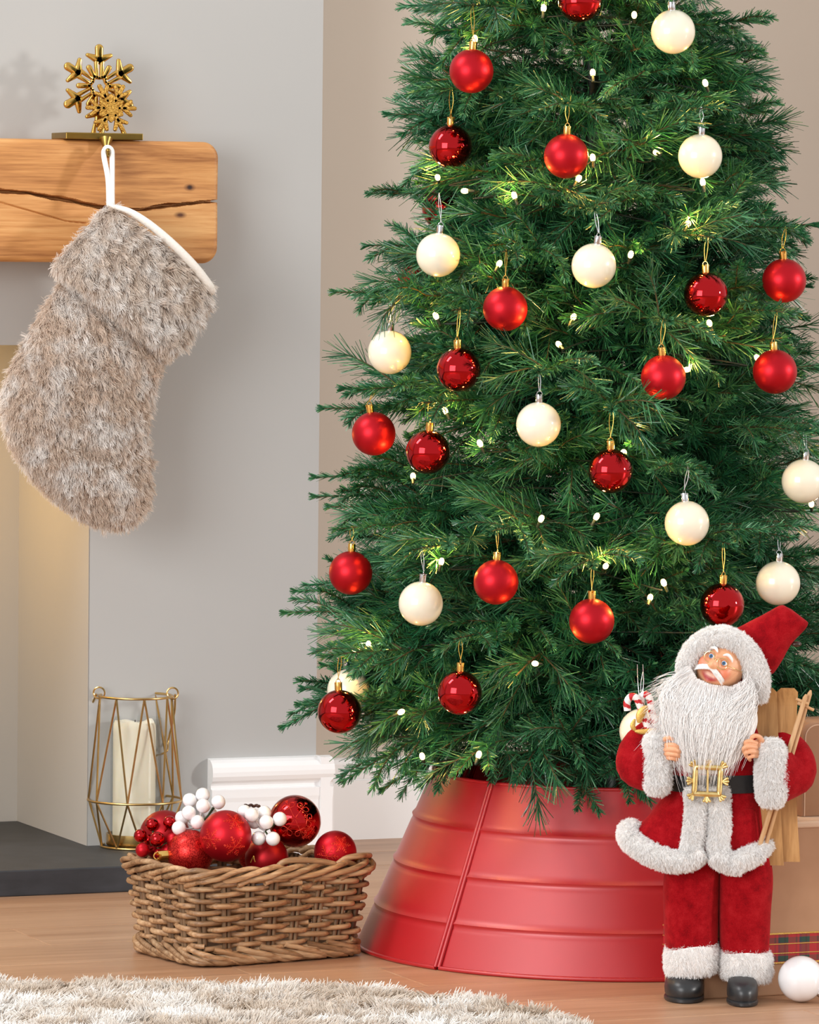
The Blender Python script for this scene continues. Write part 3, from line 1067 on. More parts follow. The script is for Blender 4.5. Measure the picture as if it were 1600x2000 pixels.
# ---- baubles: (u, v, kind, label, thread length px, mode)
# mode: number = how far out of the foliage front (m); ('in', d) = fixed depth behind the axis plane
BAUB = [
    (1133, 1, 'gloss', 'shiny red bauble cut off by the top edge of the picture', 70, .03),
    (1315, 62, 'cream', 'cream bauble high in the tree, beside the topmost shiny red one', 90, .03),
    (921, 139, 'matte', 'matte red bauble high on the left side, above a half hidden shiny one', 125, .03),
    (880, 286, 'gloss', 'shiny red bauble crossed by a green twig, under the topmost left matte red one', 110, -.005),
    (1106, 305, 'matte', 'matte red bauble high in the middle of the tree, level with a cream one', 100, .03),
    (1368, 305, 'cream', 'cream bauble lit gold from below, upper right side of the tree', 90, .015),
    (866, 408, 'gloss', 'small showing part of a shiny red bauble hidden behind the upper left twigs', 70, -.06),
    (856, 498, 'cream', 'cream bauble on the upper left edge of the tree, above a twig tip', 115, .03),
    (1160, 519, 'cream', 'cream bauble in the upper middle of the tree, on a long silver thread', 110, .03),
    (1379, 575, 'gloss', 'shiny red bauble on the upper right, next to a matte one on the edge', 110, .02),
    (1532, 548, 'matte', 'upper of two matte red baubles on the right edge of the tree', 100, .03),
    (987, 603, 'matte', 'matte red bauble left of the middle, lower left of a cream one', 110, .025),
    (761, 688, 'cream', 'cream bauble hanging clear of the left edge under a long twig', 105, .03),
    (896, 722, 'gloss', 'shiny red bauble beside the cream one on the left edge', 115, .03),
    (1296, 737, 'matte', 'matte red bauble right of the middle on a long gold thread', 110, .03),
    (1514, 726, 'matte', 'lower of two matte red baubles on the right edge of the tree', 115, .03),
    (730, 847, 'matte', 'matte red bauble on the left edge next to a shiny red one', 85, .03),
    (1052, 829, 'cream', 'cream bauble in the very middle of the tree', 100, .03),
    (836, 883, 'gloss', 'shiny red bauble right of a matte one above a glowing light', 95, .03),
    (1193, 920, 'gloss', 'shiny red bauble right of the middle with a light touching it', 120, .03),
    (1570, 940, 'cream', 'cream bauble cut off by the right edge of the picture', 95, .03),
    (1342, 1022, 'cream', 'cream bauble above the bearded doll, lower right part of the tree', 105, .03),
    (685, 1119, 'matte', 'matte red bauble low on the left edge of the tree', 85, .025),
    (969, 1137, 'matte', 'matte red bauble in the lower middle, right of a cream one', 100, .03),
    (822, 1179, 'cream', 'cream bauble low on the left, between two matte red ones', 105, .03),
    (1411, 1182, 'gloss', 'shiny red bauble right above the fur brim of the doll\'s hat', 120, .015),
    (1520, 1139, 'cream', 'cream bauble right above the tip of the doll\'s red hat', 90, .015),
    (1156, 1213, 'matte', 'lowest matte red bauble, hanging above the red collar and left of the doll', 110, .03),
    (898, 1353, 'gloss', 'shiny red bauble low in the tree over the left part of the red collar', 105, .03),
    (663, 1390, 'gloss', 'lowest shiny red bauble on the left, above the basket, hiding a cream one', 110, .04),
    (681, 1349, 'cream', 'cream bauble half hidden behind the lowest shiny red one on the left', 90, -.01),
    (818, 553, 'matte', 'dull red bauble almost hidden behind twigs on the upper left', 60, -.16),
    (722, 978, 'cream', 'pale bauble almost hidden behind twigs on the left edge', 60, -.16),
    (1297, 1283, 'gloss', 'red bauble almost hidden in the twigs just left of the doll\'s face', 60, -.3),
    (1254, 1428, 'cream', 'cream bauble behind the doll\'s shoulder, under the striped candy cane ornament', 110, .06),
]
BR = 0.0288
spots = []
for u, v, kind, label, th, mode in BAUB:
    z = z_of(v)
    ax = axis(z)
    d = T_D
    for _ in range(4):
        p = P(u, v, d)
        s = (p - axis(p[2])) @ RIGHT
        Rz = R_of(p[2])
        rr = Rz + mode
        front_ = math.sqrt(max(rr * rr - s * s, 0.0)) if rr * rr > s * s else 0.0
        d = T_D - front_ if mode > -0.05 else T_D + (0.02 if abs(s) > Rz * 0.7 else (-0.75 if mode > -0.2 else -0.35) * math.sqrt(max(Rz * Rz - s * s, 0)) )
    spots.append((p, d))

LIGHTS = [(1062, 17), (1239, 30), (1158, 143), (1378, 163), (928, 77), (1282, 298), (1158, 309), (855, 347), (909, 373), (1005, 383), (1344, 438), (1232, 498), (975, 516),
          (852, 618), (1092, 673), (1341, 722), (938, 867), (807, 931), (1219, 884), (1057, 1014), (862, 1098), (1297, 1139), (1183, 1106), (1046, 1296), (783, 1391), (935, 1475), (825, 1478),
          (1410, 1219), (1120, 620), (1585, 985), (870, 803), (1386, 632), (1165, 1010), (1130, 350), (1373, 357), (1270, 1168), (720, 1260), (1480, 700)]
lspots = []
for u, v in LIGHTS:
    d = T_D
    for _ in range(4):
        p = P(u, v, d)
        s = (p - axis(p[2])) @ RIGHT
        rr = R_of(p[2]) - 0.005
        d = T_D - math.sqrt(max(rr * rr - s * s, 0.0))
    lspots.append((p, d))

# sight lines that the photograph keeps free of twigs: whole baubles and glowing bulbs
clear = [(u, v, 46.0, d) for (u, v, k_, l_, t_, mode), (p, d) in zip(BAUB, spots) if mode > 0] + [(u, v, 15.0, d) for (u, v), (p, d) in zip(LIGHTS, lspots)]
clear += [(u, v - 16, 34.0, d) for (u, v, k_, l_, t_, mode), (p, d) in zip(BAUB, spots) if (u, v) == (681, 1349)]
clear = A(clear)
doll_zone = (1195, 1590, 1190, 1990, T_D - 0.40)


def frame_to(p0, p1, roll=0.0):
    x = p1 - p0
    L = np.linalg.norm(x)
    x = x / L
    y = np.cross(UP, x)
    y /= np.linalg.norm(y)
    z = np.cross(x, y)
    c, s = math.cos(roll), math.sin(roll)
    y, z = y * c + z * s, z * c - y * s
    return np.stack([x, y, z], 1), L


def free(way):
    u, v, d = proj(way)
    for cu, cv, cr, cd in clear:
        if np.any((np.hypot(u - cu, v - cv) < cr) & (d < cd + 0.005)):
            return False
    a, b_, c, e, dd = doll_zone
    if np.any((u > a) & (u < b_) & (v > c) & (v < e) & (d < dd)):
        return False
    return True


placed, extra = [], []
g2 = np.random.default_rng(42)


def put(p0, p1, style=None, tries=1, force=False):
    L = np.linalg.norm(p1 - p0)
    li = int(np.argmin([abs(L - q) for q in LENS]))
    for _ in range(tries):
        cand = [c for c in protos[li] if style is None or c[3] in style]
        b = cand[int(g2.integers(len(cand)))]
        Rm, L = frame_to(p0, p1, g2.normal(0, 0.35))
        sc = L / LENS[li]
        w = b[2] @ (Rm * sc).T + p0
        if force or free(w):
            placed.append((b, p0, Rm, sc))
            return True
    return False


# twig tips that stand clear of the outline in the photograph
TIPS = [(762, 224), (727, 378), (657, 571), (675, 758), (634, 798), (620, 932), (620, 970), (648, 990), (562, 1196), (582, 1154), (640, 1235), (560, 1416), (598, 1346), (590, 1376), (637, 1300), (678, 1522), (752, 1540),
        (1488, 42), (1496, 218), (1524, 330), (1520, 300), (1586, 440), (1566, 458), (1568, 622), (1600, 722), (1600, 840), (720, 480), (740, 1000), (822, 20), (838, 60), (830, 130), (815, 190), (1480, 170), (1470, 110), (1130, 1575), (1010, 1520), (1230, 1560), (890, 1510), (830, 1530)]
for u, v in TIPS:
    tip = P(u, v, T_D - (0.03 if v < 1500 else 0.16) + g2.uniform(-0.05, 0.02))
    if v >= 1500 and 850 < u < 1300:
        tip = P(u, v, T_D - 0.29)
    L = np.linalg.norm((tip - axis(tip[2]))[:2])
    st = axis(tip[2] + (-0.06 * L if v < 1400 else 0.42 * L))
    put(st, tip, (2,) if v < 1490 else (1, 2), tries=8) or put(st, tip, (2,), force=True)
# a branch that carries each bauble by its thread
hang = []
for (u, v, kind, label, th, mode), (p, d) in zip(BAUB, spots):
    top = P(u + 2, v - th, d + 0.004)
    hang.append(top)
    st = axis(top[2] - 0.01)
    hdir = (top - st)
    out_ = top + hdir / np.linalg.norm(hdir) * 0.02
    put(st + hdir * 0.05, out_, (1, 2) if mode > -0.05 else (0, 1), tries=6)

NB, k, tries_ = 430, 0, 0
zlo, zhi = z_of(1475), z_of(-190)
GA = PI * (3 - math.sqrt(5))
while k < NB and tries_ < 9000:
    tries_ += 1
    q = g2.random()
    zz = zlo + (zhi - zlo) * (1 - math.sqrt(1 - 0.60 * q)) / (1 - math.sqrt(0.40))
    az = tries_ * GA + g2.normal(0, 0.25)
    dirh = A([math.cos(az), math.sin(az), 0])
    facing = -(dirh @ FWD)
    if facing < -0.35 and g2.random() < 0.62:
        continue
    Rz = R_of(zz) * g2.uniform(0.72, 1.03)
    if facing > 0.2 and g2.random() < 0.45:
        Rz *= g2.uniform(0.6, 0.85)
    rise = g2.normal(0.10, 0.12) if zz > 0.40 else g2.normal(-0.05, 0.13)
    st = axis(zz - rise * Rz)
    tip = axis(zz) + dirh * Rz
    low = 0.33 if facing > -0.2 else 0.29
    if tip[2] < low:
        tip[2] = low + abs(g2.normal(0, 0.02))
    style = (0, 1) if g2.random() < 0.72 else (1, 2)
    if put(st, tip, style, tries=2):
        k += 1
    elif g2.random() < 0.5:
        # shorter branch tucked behind what hangs in front of it
        if put(st, st + (tip - st) * 0.72, (0, 1)):
            k += 1
print('branches', len(placed), 'tries', tries_)

scr = []
for b, p0, Rm, sc in placed:
    u, v, d = proj(p0 + Rm[:, 0] * 0.2)
    vis = (v[0] > -150)
    scr.append((0 if vis else 5) + d[0])
order = np.argsort(scr)
for r_, i in enumerate(order):
    b, p0, Rm, sc = placed[i]
    if r_ < 300:
        o = link('branch', b[1], tree)
        o.matrix_basis = Matrix.Translation(Vector(p0 - TC)) @ Matrix(Rm * sc).to_4x4()
    else:
        extra.append((b, p0, Rm, sc))
if extra:
    Qs, Ts, tubs = [], [], []
    for b, p0, Rm, sc in extra:
        Q, tone, _ = b[0].arrays()
        Qs.append((Q.reshape(-1, 3) @ (Rm * sc).T + p0 - TC).reshape(-1, 4, 3))
        Ts.append(tone)
        tubs += [(pa @ (Rm * sc).T + p0 - TC, r) for pa, r in b[0].tub]
    o = link('inner_foliage', needle_mesh('inner_foliage', np.concatenate(Qs), np.concatenate(Ts), tubs), tree)
    o['kind'] = 'stuff'

# ---- bauble meshes
def red_metal(name, col1, col2, rough):
    m, nt, b = new_mat(name)
    f = noise(nt, coords(nt), 9)
    nt.links.new(ramp(nt, f, [(0.35, col1), (0.65, col2)]), b.inputs['Base Color'])
    b.inputs['Metallic'].default_value = 1.0
    b.inputs['Roughness'].default_value = rough
    return m


M['matte'] = red_metal('satin_red', lin(180, 16, 30), lin(188, 20, 34), 0.40)
M['matte'].node_tree.nodes['Principled BSDF'].inputs['Metallic'].default_value = 0.75
M['gloss'] = red_metal('mirror_red', lin(184, 6, 16), lin(190, 8, 18), 0.035)
M['gloss'].node_tree.nodes['Principled BSDF'].inputs['Coat Weight'].default_value = 0.3
M['gloss'].node_tree.nodes['Principled BSDF'].inputs['Coat Roughness'].default_value = 0.02
M['gloss'].node_tree.nodes['Principled BSDF'].inputs['Coat IOR'].default_value = 1.45
M['cream'] = simple('glossy_cream', lin(236, 229, 206), lin(241, 235, 214), 0.28, scale=8, coat=1.0)
M['gold_cap'] = simple('gold_cap_metal', lin(226, 176, 92), lin(238, 194, 112), 0.2, 1.0, scale=60)
M['silver_cap'] = simple('silver_cap_metal', lin(196, 196, 198), lin(216, 216, 218), 0.15, 1.0, scale=60)
M['gold_thread'] = simple('gold_thread', lin(200, 158, 62), lin(232, 196, 104), 0.35, 0.8, scale=900)
M['silver_thread'] = simple('silver_thread', lin(190, 192, 198), lin(226, 228, 234), 0.35, 0.8, scale=900)


def cap_geo(R, s=1.0):
    """little crown: barrel with notched rim, plus wire loop"""
    n = 32
    ang = np.arange(n) * 2 * PI / n
    rings = []
    for r, z, notch in ((0.0046, -0.0015, 0), (0.0050, 0.0, 0), (0.0050, 0.0068, 0), (0.0050, 0.0098, 1), (0.0044, 0.0098, 1), (0.0044, 0.0068, 0), (0.0, 0.0066, 0)):
        zz = np.full(n, z)
        if notch:
            zz = np.where((np.arange(n) % 8) < 2, 0.0072, z)
        rings.append(np.stack([r * np.cos(ang) * s, r * np.sin(ang) * s, R + zz * s], 1))
    barrel = loft(rings)
    loop = tube(ring_path((0, 0, R + 0.0105 * s), 0.0034 * s, 18, A([1.0, 0, 0]), A([0, 0, 1.0])), 0.0006 * s, 6, True)
    return barrel, loop


BALL = mesh_data('ball', *sphere((0, 0, 0), BR, 56, 32), M['matte'])
meshes = {}
for kind in ('matte', 'gloss', 'cream'):
    me = BALL.copy()
    me.materials.clear()
    me.materials.append(M[kind])
    capm = M['silver_cap'] if kind == 'cream' else M['gold_cap']
    ba, lp_ = cap_geo(BR)
    meshes[kind] = (me, mesh_data('cap', *ba, capm), mesh_data('cap_loop', *lp_, capm))
for i, ((u, v, kind, label, th, mode), (p, d), top) in enumerate(zip(BAUB, spots, hang)):
    t = thing('bauble', tuple(p), label, 'bauble', {'matte': 'matte red baubles on the tree', 'gloss': 'shiny red baubles on the tree', 'cream': 'cream baubles on the tree'}[kind])
    t.rotation_euler = (g2.normal(0, 0.05), g2.normal(0, 0.06), g2.uniform(0, 6.28))
    bme, cme, lme = meshes[kind]
    link('ball', bme, t)
    c = link('cap', cme, t)
    link('cap_loop', lme, c)
    Ri = A(t.rotation_euler.to_matrix()).T
    q = top - p
    m0 = A([0, 0, BR + 0.0135])
    w = g2.uniform(0.0022, 0.0045)
    side = RIGHT * w
    bow = []
    for s in (-1, 1):
        bow.append([Ri @ (q + side * s * 0.5 * g2.uniform(0.2, 1)), Ri @ (q * 0.55 + A(Ri.T @ m0) * 0.45 + side * s * g2.uniform(0.45, 0.8)), m0 + A([0.0006 * s, 0, 0])])
    pth = [bow[0][2], bow[0][1], bow[0][0], Ri @ (q + UP * 0.004), bow[1][0], bow[1][1], bow[1][2]]
    thr = tube(smooth_path(pth, 40), 0.00048, 6)
    link('thread', mesh_data('thread', *thr, M['silver_thread' if kind == 'cream' else 'gold_thread']), t)

# ---- string of warm lights
m, nt, b = new_mat('warm_bulb')
f = noise(nt, coords(nt), 40)
nt.links.new(ramp(nt, f, [(0.3, (1, 0.62, 0.20, 1)), (0.7, (1, 0.68, 0.25, 1))]), b.inputs['Emission Color'])
b.inputs['Emission Strength'].default_value = 5
b.inputs['Base Color'].default_value = (1, 0.9, 0.7, 1)
m.cycles.emission_sampling = 'NONE'
M['bulb'] = m
M['wire'] = simple('dark_green_wire', lin(14, 26, 20), lin(22, 36, 28), 0.5, scale=60)
st = thing('light_string', tuple(lspots[0][0]), 'string of small warm white lights wound through the green tree', 'string lights')
bulb_me = mesh_data('bulb', *lathe([(0.0003, 0.0060), (0.0022, 0.0052), (0.0034, 0.0030), (0.0037, 0.0), (0.0029, -0.003), (0.0018, -0.0042), (0, -0.0042)][::-1], 14), M['bulb'])
hold_me = mesh_data('bulb_holder', *lathe([(0.0, -0.0125), (0.0019, -0.0125), (0.0023, -0.008), (0.0023, -0.0035), (0.0, -0.0035)], 10), M['wire'])
o0 = A(st.location)
for p, d in lspots:
    o = link('bulb', bulb_me, st, tuple(p - o0))
    o.rotation_euler = (g2.normal(0, 0.6), g2.normal(0, 0.6), 0)
    link('bulb_holder', hold_me, o)
    ld = bpy.data.lights.new('bulb_light', 'POINT')
    ld.energy, ld.color, ld.shadow_soft_size = 0.20, (1.0, 0.52, 0.09), 0.0035
    lo = bpy.data.objects.new('bulb_light', ld)
    COL.objects.link(lo)
    outw = (p - axis(p[2])) * A([1, 1, 0])
    lo.location = p + A([0, 0, 0.006]) + outw / np.linalg.norm(outw) * 0.008
srt = sorted([p for p, d in lspots], key=lambda p: -p[2])
pth = []
for i, p in enumerate(srt):
    a_ = axis(p[2])
    pth.append(p + (a_ - p) / np.linalg.norm(a_ - p) * 0.016 - UP * 0.01)
    if i + 1 < len(srt):
        nx_ = srt[i + 1]
        mid = (p + nx_) / 2
        am = axis(mid[2])
        hv = mid - am
        hv[2] = 0
        rad_ = max(np.linalg.norm(hv), 0.03)
        pth.append(am + hv / rad_ * min(rad_, R_of(mid[2]) * 0.6))
obj('wire', tube(smooth_path(pth, 420), 0.0011, 6), M['wire'], st)

# ------------------------------------------------------------------ red metal tree collar
m, nt, b = new_mat('red_painted_metal')
f = noise(nt, coords(nt), 14)
nt.links.new(ramp(nt, f, [(0.3, lin(176, 6, 20)), (0.7, lin(182, 8, 24))]), b.inputs['Base Color'])
b.inputs['Roughness'].default_value = 0.42
b.inputs['Metallic'].default_value = 0.1
b.inputs['Coat Weight'].default_value = 1.0
b.inputs['Coat Roughness'].default_value = 0.42
M['red_tin'] = m
col_t = thing('tree_collar', tuple(TC), 'wide red metal tree collar with raised ribs standing on the oak floor', 'tree collar')
CB, CT, CHt = 492 * T_D / FPX, 345 * T_D / FPX, 0.238
face_a = math.atan2(-FWD[1], -FWD[0])
seams = [face_a + math.radians(a) for a in (-43, 47, 137, 227)]
for k in range(4):
    a0, a1 = seams[k], seams[(k + 1) % 4]
    if a1 < a0:
        a1 += 2 * PI
    off = 0.0012 * (k % 2)
    da = 0.008
    prof = []
    nzp = 81
    for i in range(nzp):
        t = i / (nzp - 1)
        r = CB + (CT - CB) * t
        bead = 0
        for q in (0.25, 0.5, 0.75):
            x = (t - q) / 0.011
            bead += 0.0024 * math.exp(-x * x)
            x = (t - q + 0.02) / 0.010
            bead -= 0.0008 * math.exp(-x * x)
        prof.append((r + bead + off, t * CHt))
    na = 48
    an = np.linspace(a0 + da, a1 - da, na)
    Vv, Ff = [], []
    for th_ in (0, 1):
        for r, z in prof:
            r = r - th_ * 0.0012
            Vv += [(TC[0] + r * math.cos(a), TC[1] + r * math.sin(a), z) for a in an]
    n1 = nzp * na
    for i in range(nzp - 1):
        for j in range(na - 1):
            q = i * na + j
            Ff.append((q, q + 1, q + na + 1, q + na))
            Ff.append((n1 + q, n1 + q + na, n1 + q + na + 1, n1 + q + 1))
    pn = obj('panel', (Vv, Ff), M['red_tin'], col_t)
    rimp = lambda r, z: [(TC[0] + r * math.cos(a), TC[1] + r * math.sin(a), z) for a in an]
    obj('rolled_rim', tube(rimp(CT + off - 0.0005, CHt), 0.0026, 8), M['red_tin'], pn)
    obj('rolled_rim', tube(rimp(CB + off, 0.003), 0.003, 8), M['red_tin'], pn)
    for a in (an[0], an[-1]):
        sp = [(TC[0] + (r + 0.001) * math.cos(a), TC[1] + (r + 0.001) * math.sin(a), z) for r, z in ((CB + off, 0.004), ((CB + CT) / 2 + off, CHt / 2), (CT + off, CHt - 0.001))]
        obj('folded_seam', tube(smooth_path(sp, 8), 0.0028, 8), M['red_tin'], pn)
    # strip behind the seam gap
    a = a1
    sp = [(TC[0] + (r - 0.004) * math.cos(a), TC[1] + (r - 0.004) * math.sin(a), z) for r, z in ((CB, 0.002), (CT, CHt - 0.004))]
    obj('joint_strip', tube(sp, 0.006, 6, flat=0.25, ref=(math.cos(a), math.sin(a), 0.4)), M['red_tin'], pn)

# ------------------------------------------------------------------ wicker basket
M['rattan'] = wood('rattan_cane', lin(112, 80, 52), lin(160, 122, 86), lin(198, 164, 126), 'x', 1.4, 0.5, bmp=0.25, rnd=0.22)
M['rattan_dark'] = wood('dark_rattan_stake', lin(84, 60, 40), lin(122, 92, 64), lin(158, 128, 96), 'z', 1.4, 0.55, bmp=0.25, rnd=0.18)
B0, BL, BR_ = onz(388, 1893), onz(277, 1855), onz(716, 1868)
e1 = BR_ - B0
la = np.linalg.norm(e1)
e1 = e1 / la
e2 = A([-e1[1], e1[0], 0.0])
if e2 @ (BL - B0) < 0:
    e2 = -e2
lb = (BL - B0) @ e2
BC = B0 + e1 * la / 2 + e2 * lb / 2
la, lb = la - 0.016, lb - 0.016
HZB = 0.128
FL = 0.0155                                # how far the rim leans out


def per(s, z, off=0.0):
    """point at fraction s of the way round (0 at the middle of the long front side), height z, pushed out by off"""
    t = z / HZB
    a, b = la / 2 + FL * t + off, lb / 2 + FL * t + off
    r = 0.034
    segs = [2 * (a - r), PI / 2 * r, 2 * (b - r), PI / 2 * r] * 2
    tot = sum(segs)
    q = (s % 1.0) * tot + (a - r)
    q %= tot
    # start at front-left corner end of the front side, run left to right along the front
    x, y = 0, 0
    cxs = [(a - r, -b + r), (a - r, b - r), (-a + r, b - r), (-a + r, -b + r)]
    for i in range(8):
        if q <= segs[i] + 1e-12:
            break
        q -= segs[i]
    side, k = divmod(i, 2)
    if k == 0:
        st = [(-a + r, -b), (a, -b + r), (a - r, b), (-a, b - r)][side]
        dr = [(1, 0), (0, 1), (-1, 0), (0, -1)][side]
        x, y = st[0] + dr[0] * q, st[1] + dr[1] * q
    else:
        c = cxs[side]
        an = -PI / 2 + side * PI / 2 + q / r
        x, y = c[0] + r * math.cos(an), c[1] + r * math.sin(an)
    return BC + e1 * x + e2 * y + A([0, 0, z])


bask = thing('wicker_basket', tuple(BC * A([1, 1, 0])), 'rectangular brown rattan basket full of red baubles on the oak floor', 'basket')
brn = random.Random(3)
NS = 24
sfr = [(k + 0.5) / NS for k in range(NS)]
for s in sfr:
    for ds in (-0.0042, 0.0042):
        obj('stake', tube([per(s + ds, z, -0.0005) for z in (0.006, 0.04, 0.08, 0.118)], brn.uniform(0.0030, 0.0036), 8), M['rattan_dark'], bask)
ROWS = 13
for r_ in range(ROWS):
    z0 = 0.0195 + r_ * 0.0076
    rad = brn.uniform(0.0034, 0.0041)
    cuts = sorted([brn.uniform(0, 1), (0.27 if r_ % 2 else 0.27) + brn.uniform(-0.006, 0.006)])
    for c_ in range(2):
        sa, sb = cuts[c_], cuts[(c_ + 1) % 2] + (1 if c_ == 1 else 0)
        n = max(12, int((sb - sa) * NS * 7))
        pts = []
        for i in range(n):
            s = sa + (sb - sa) * i / (n - 1)
            ph = s * NS - 0.5
            wv = math.cos(PI * ph) * (1 if r_ % 2 else -1)
            wv = math.copysign(abs(wv) ** 0.8, wv)
            zz = z0 + 0.0012 * math.sin(s * 40 + r_ * 2.1) + (0.002 * (i / n - 0.5) * 2 if i > n - 8 or i < 8 else 0)
            pts.append(per(s, zz, 0.0052 * wv))
        pts = A(pts)
        # a cut end sticks out past the corner
        if abs(sa - 0.27) < 0.02:
            tdir = pts[0] - pts[1]
            pts = np.vstack([pts[0] + tdir / np.linalg.norm(tdir) * 0.010, pts])
        obj('weaver', tube(pts, rad * np.linspace(brn.uniform(0.85, 1.05), brn.uniform(0.85, 1.05), len(pts)), 8), M['rattan'], bask)


def braid(name, n, s_span, prof, rad):
    for k in range(n):
        s0 = k / n + brn.uniform(-0.004, 0.004)
        pts = []
        m_ = 14
        q = smooth_path(A(prof), m_)
        for i in range(m_):
            pts.append(per(s0 + s_span * i / (m_ - 1), q[i][0] + brn.uniform(-0.0006, 0.0006), q[i][1]))
        obj(name, tube(smooth_path(pts, 26), rad * brn.uniform(0.88, 1.1), 8), M['rattan'], bask)


braid('rim_cane', NS, 3.2 / NS, [(0.112, -0.003), (0.1145, 0.006), (0.119, 0.0085), (0.126, 0.006), (0.128, -0.001), (0.122, -0.006)], 0.0039)
braid('rim_cane', NS, 2.2 / NS, [(0.108, 0.005), (0.116, 0.002), (0.124, -0.006), (0.112, -0.007)], 0.0037)
braid('foot_cane', NS, 3.0 / NS, [(0.024, 0.004), (0.017, 0.0075), (0.010, 0.008), (0.0045, 0.004), (0.0045, -0.004)], 0.0040)
braid('foot_cane', NS, 2.0 / NS, [(0.016, -0.004), (0.012, 0.006), (0.0065, 0.009), (0.0055, 0.004)], 0.0038)
gb = loft([[tuple(per(k / 64, z, -0.006)) for k in range(64)] for z in (0.010, 0.016)])
obj('base', gb, M['rattan_dark'], bask)
for s in (0.015, 0.125):
    pts = [per(s - 0.03, 0.126, -0.006), per(s - 0.02, 0.134, -0.003), per(s, 0.136, 0.0), per(s + 0.035, 0.133, 0.004), per(s + 0.06, 0.128, 0.004)]
    obj('rim_cane', tube(smooth_path(pts, 16), 0.0040, 8), M['rattan'], bask)

# ------------------------------------------------------------------ what lies in the basket
M['deep_matte'] = red_metal('deep_satin_red', lin(150, 12, 22), lin(166, 16, 26), 0.42)
M['deep_matte'].node_tree.nodes['Principled BSDF'].inputs['Metallic'].default_value = 0.7
M['glit_line'] = red_metal('red_glitter_line', lin(206, 40, 36), lin(232, 84, 66), 0.5)
m, nt, b = new_mat('red_glitter')
vo = N(nt, 'ShaderNodeTexVoronoi')
vo.inputs['Scale'].default_value = 900
nt.links.new(coords(nt), vo.inputs['Vector'])
nt.links.new(ramp(nt, vo.outputs['Color'], [(0.2, lin(150, 10, 16)), (0.8, lin(236, 60, 52))]), b.inputs['Base Color'])
b.inputs['Metallic'].default_value = 0.8
b.inputs['Roughness'].default_value = 0.35
bump(nt, vo.outputs['Color'], b, 0.9, 0.002)
M['glitter'] = m
M['pearl'] = simple('white_pearl', lin(240, 239, 240), lin(246, 245, 246), 0.25, scale=20, coat=1.0)
M['stem_green'] = simple('green_florist_wire', lin(50, 74, 44), lin(70, 96, 58), 0.6, scale=60)
M['seed'] = simple('dark_brown_seed', lin(54, 30, 22), lin(78, 46, 34), 0.7, scale=200, bmp=0.4)


def snow_on(c, R, dirv, up, size, kind=0):
    """thin raised glitter drawing on a ball"""
    n = dirv / np.linalg.norm(dirv)
    x = np.cross(up, n)
    x /= np.linalg.norm(x)
    y = np.cross(n, x)
    gs = []

    def line(pts):
        q = []
        for a, b_ in pts:
            v = n * R + x * a * size + y * b_ * size
            q.append(c + v / np.linalg.norm(v) * (R + 0.0001))
        gs.append(tube(smooth_path(q, max(6, len(q) * 2)), 0.00052, 5))
    for k in range(6):
        a = k * PI / 3
        d, e = A([math.cos(a), math.sin(a)]), A([-math.sin(a), math.cos(a)])
        line([d * 0.05, d * 0.5, d * 1.0])
        if kind == 0:
            for s in (1, -1):
                line([d * 0.42, d * 0.62 + e * s * 0.24])
                line([d * 0.70, d * 0.86 + e * s * 0.2])
        else:
            for s in (1, -1):
                line([d * 0.5, d * 0.78 + e * s * 0.12, d * 0.72 + e * s * 0.3, d * 0.5 + e * s * 0.2, d * 0.5])
        q = [d * 1.07 + 0.07 * (math.cos(t) * d + math.sin(t) * e) for t in np.linspace(0, 2 * PI, 9)]
        line(q)
    return join(*gs)


def ornament(u, v, rpx, d, mat, label, cap=None, name='bauble', draw=(), group='baubles in the basket'):
    p = P(u, v, d)
    R = rpx * d / FPX
    t = thing(name, tuple(p), label, 'bauble', group)
    obj('ball', sphere(p, R, 56, 32), mat, t)
    toc = (EYE - p) / np.linalg.norm(EYE - p)
    for dx, dy, sz, kd in draw:
        dv = toc * math.sqrt(max(0.01, 1 - dx * dx - dy * dy)) + _r * dx + _u * dy
        obj('glitter_snowflake', snow_on(p, R, dv, A([0.1, 0.05, 1]), sz * R, kd), M['glit_line'], t)
    if cap is not None:
        w = A(cap[0] * _r + cap[1] * _u + cap[2] * toc)
        w /= np.linalg.norm(w)
        q = Vector((0, 0, 1)).rotation_difference(Vector(w)).to_matrix()
        ba, lp_ = cap_geo(R, cap[3] if len(cap) > 3 else 1.2)
        c = obj('cap', moved(ba, q, p), M[cap[4] if len(cap) > 4 else 'gold_cap'], t)
        obj('cap_loop', moved(lp_, q, p), M[cap[4] if len(cap) > 4 else 'gold_cap'], c)
    return p, R


DB = (B0 - EYE) @ FWD
ornament(441, 1633, 51, DB + 0.075, M['matte'], 'matte red bauble with glitter snowflakes resting at the front middle of the basket', draw=((-0.58, -0.12, 0.42, 0), (0.36, -0.42, 0.42, 0), (0.35, 0.62, 0.4, 0)), cap=(0.15, -0.5, -0.8))
ornament(576, 1604, 51.5, DB + 0.155, M['gloss'], 'shiny red bauble with a glitter line drawing, the highest in the basket', draw=((0.0, 0.1, 1.05, 1), (0.55, -0.45, 0.3, 1)), cap=(0.3, 0.2, -0.9))
ornament(655, 1664, 42, DB + 0.14, M['matte'], 'dark matte red bauble with glitter flakes at the right end of the basket', draw=((-0.4, -0.2, 0.55, 0), (0.3, 0.4, 0.45, 0)), cap=(0.8, -0.3, -0.5))
ornament(521, 1677, 43, DB + 0.122, M['deep_matte'], 'plain matte red bauble lying low between snowflake and shiny drawn ones', cap=(-0.5, -0.6, -0.5))
ornament(322, 1632, 50, DB + 0.165, M['deep_matte'], 'dark matte red bauble at the back left of the basket behind small berries', cap=(0.1, -0.2, -1))
ornament(372, 1666, 46, DB + 0.105, M['glitter'], 'glittery red bauble with a gold cap, left of the snowflake bauble', cap=(-0.9, -0.08, 0.25, 1.35))
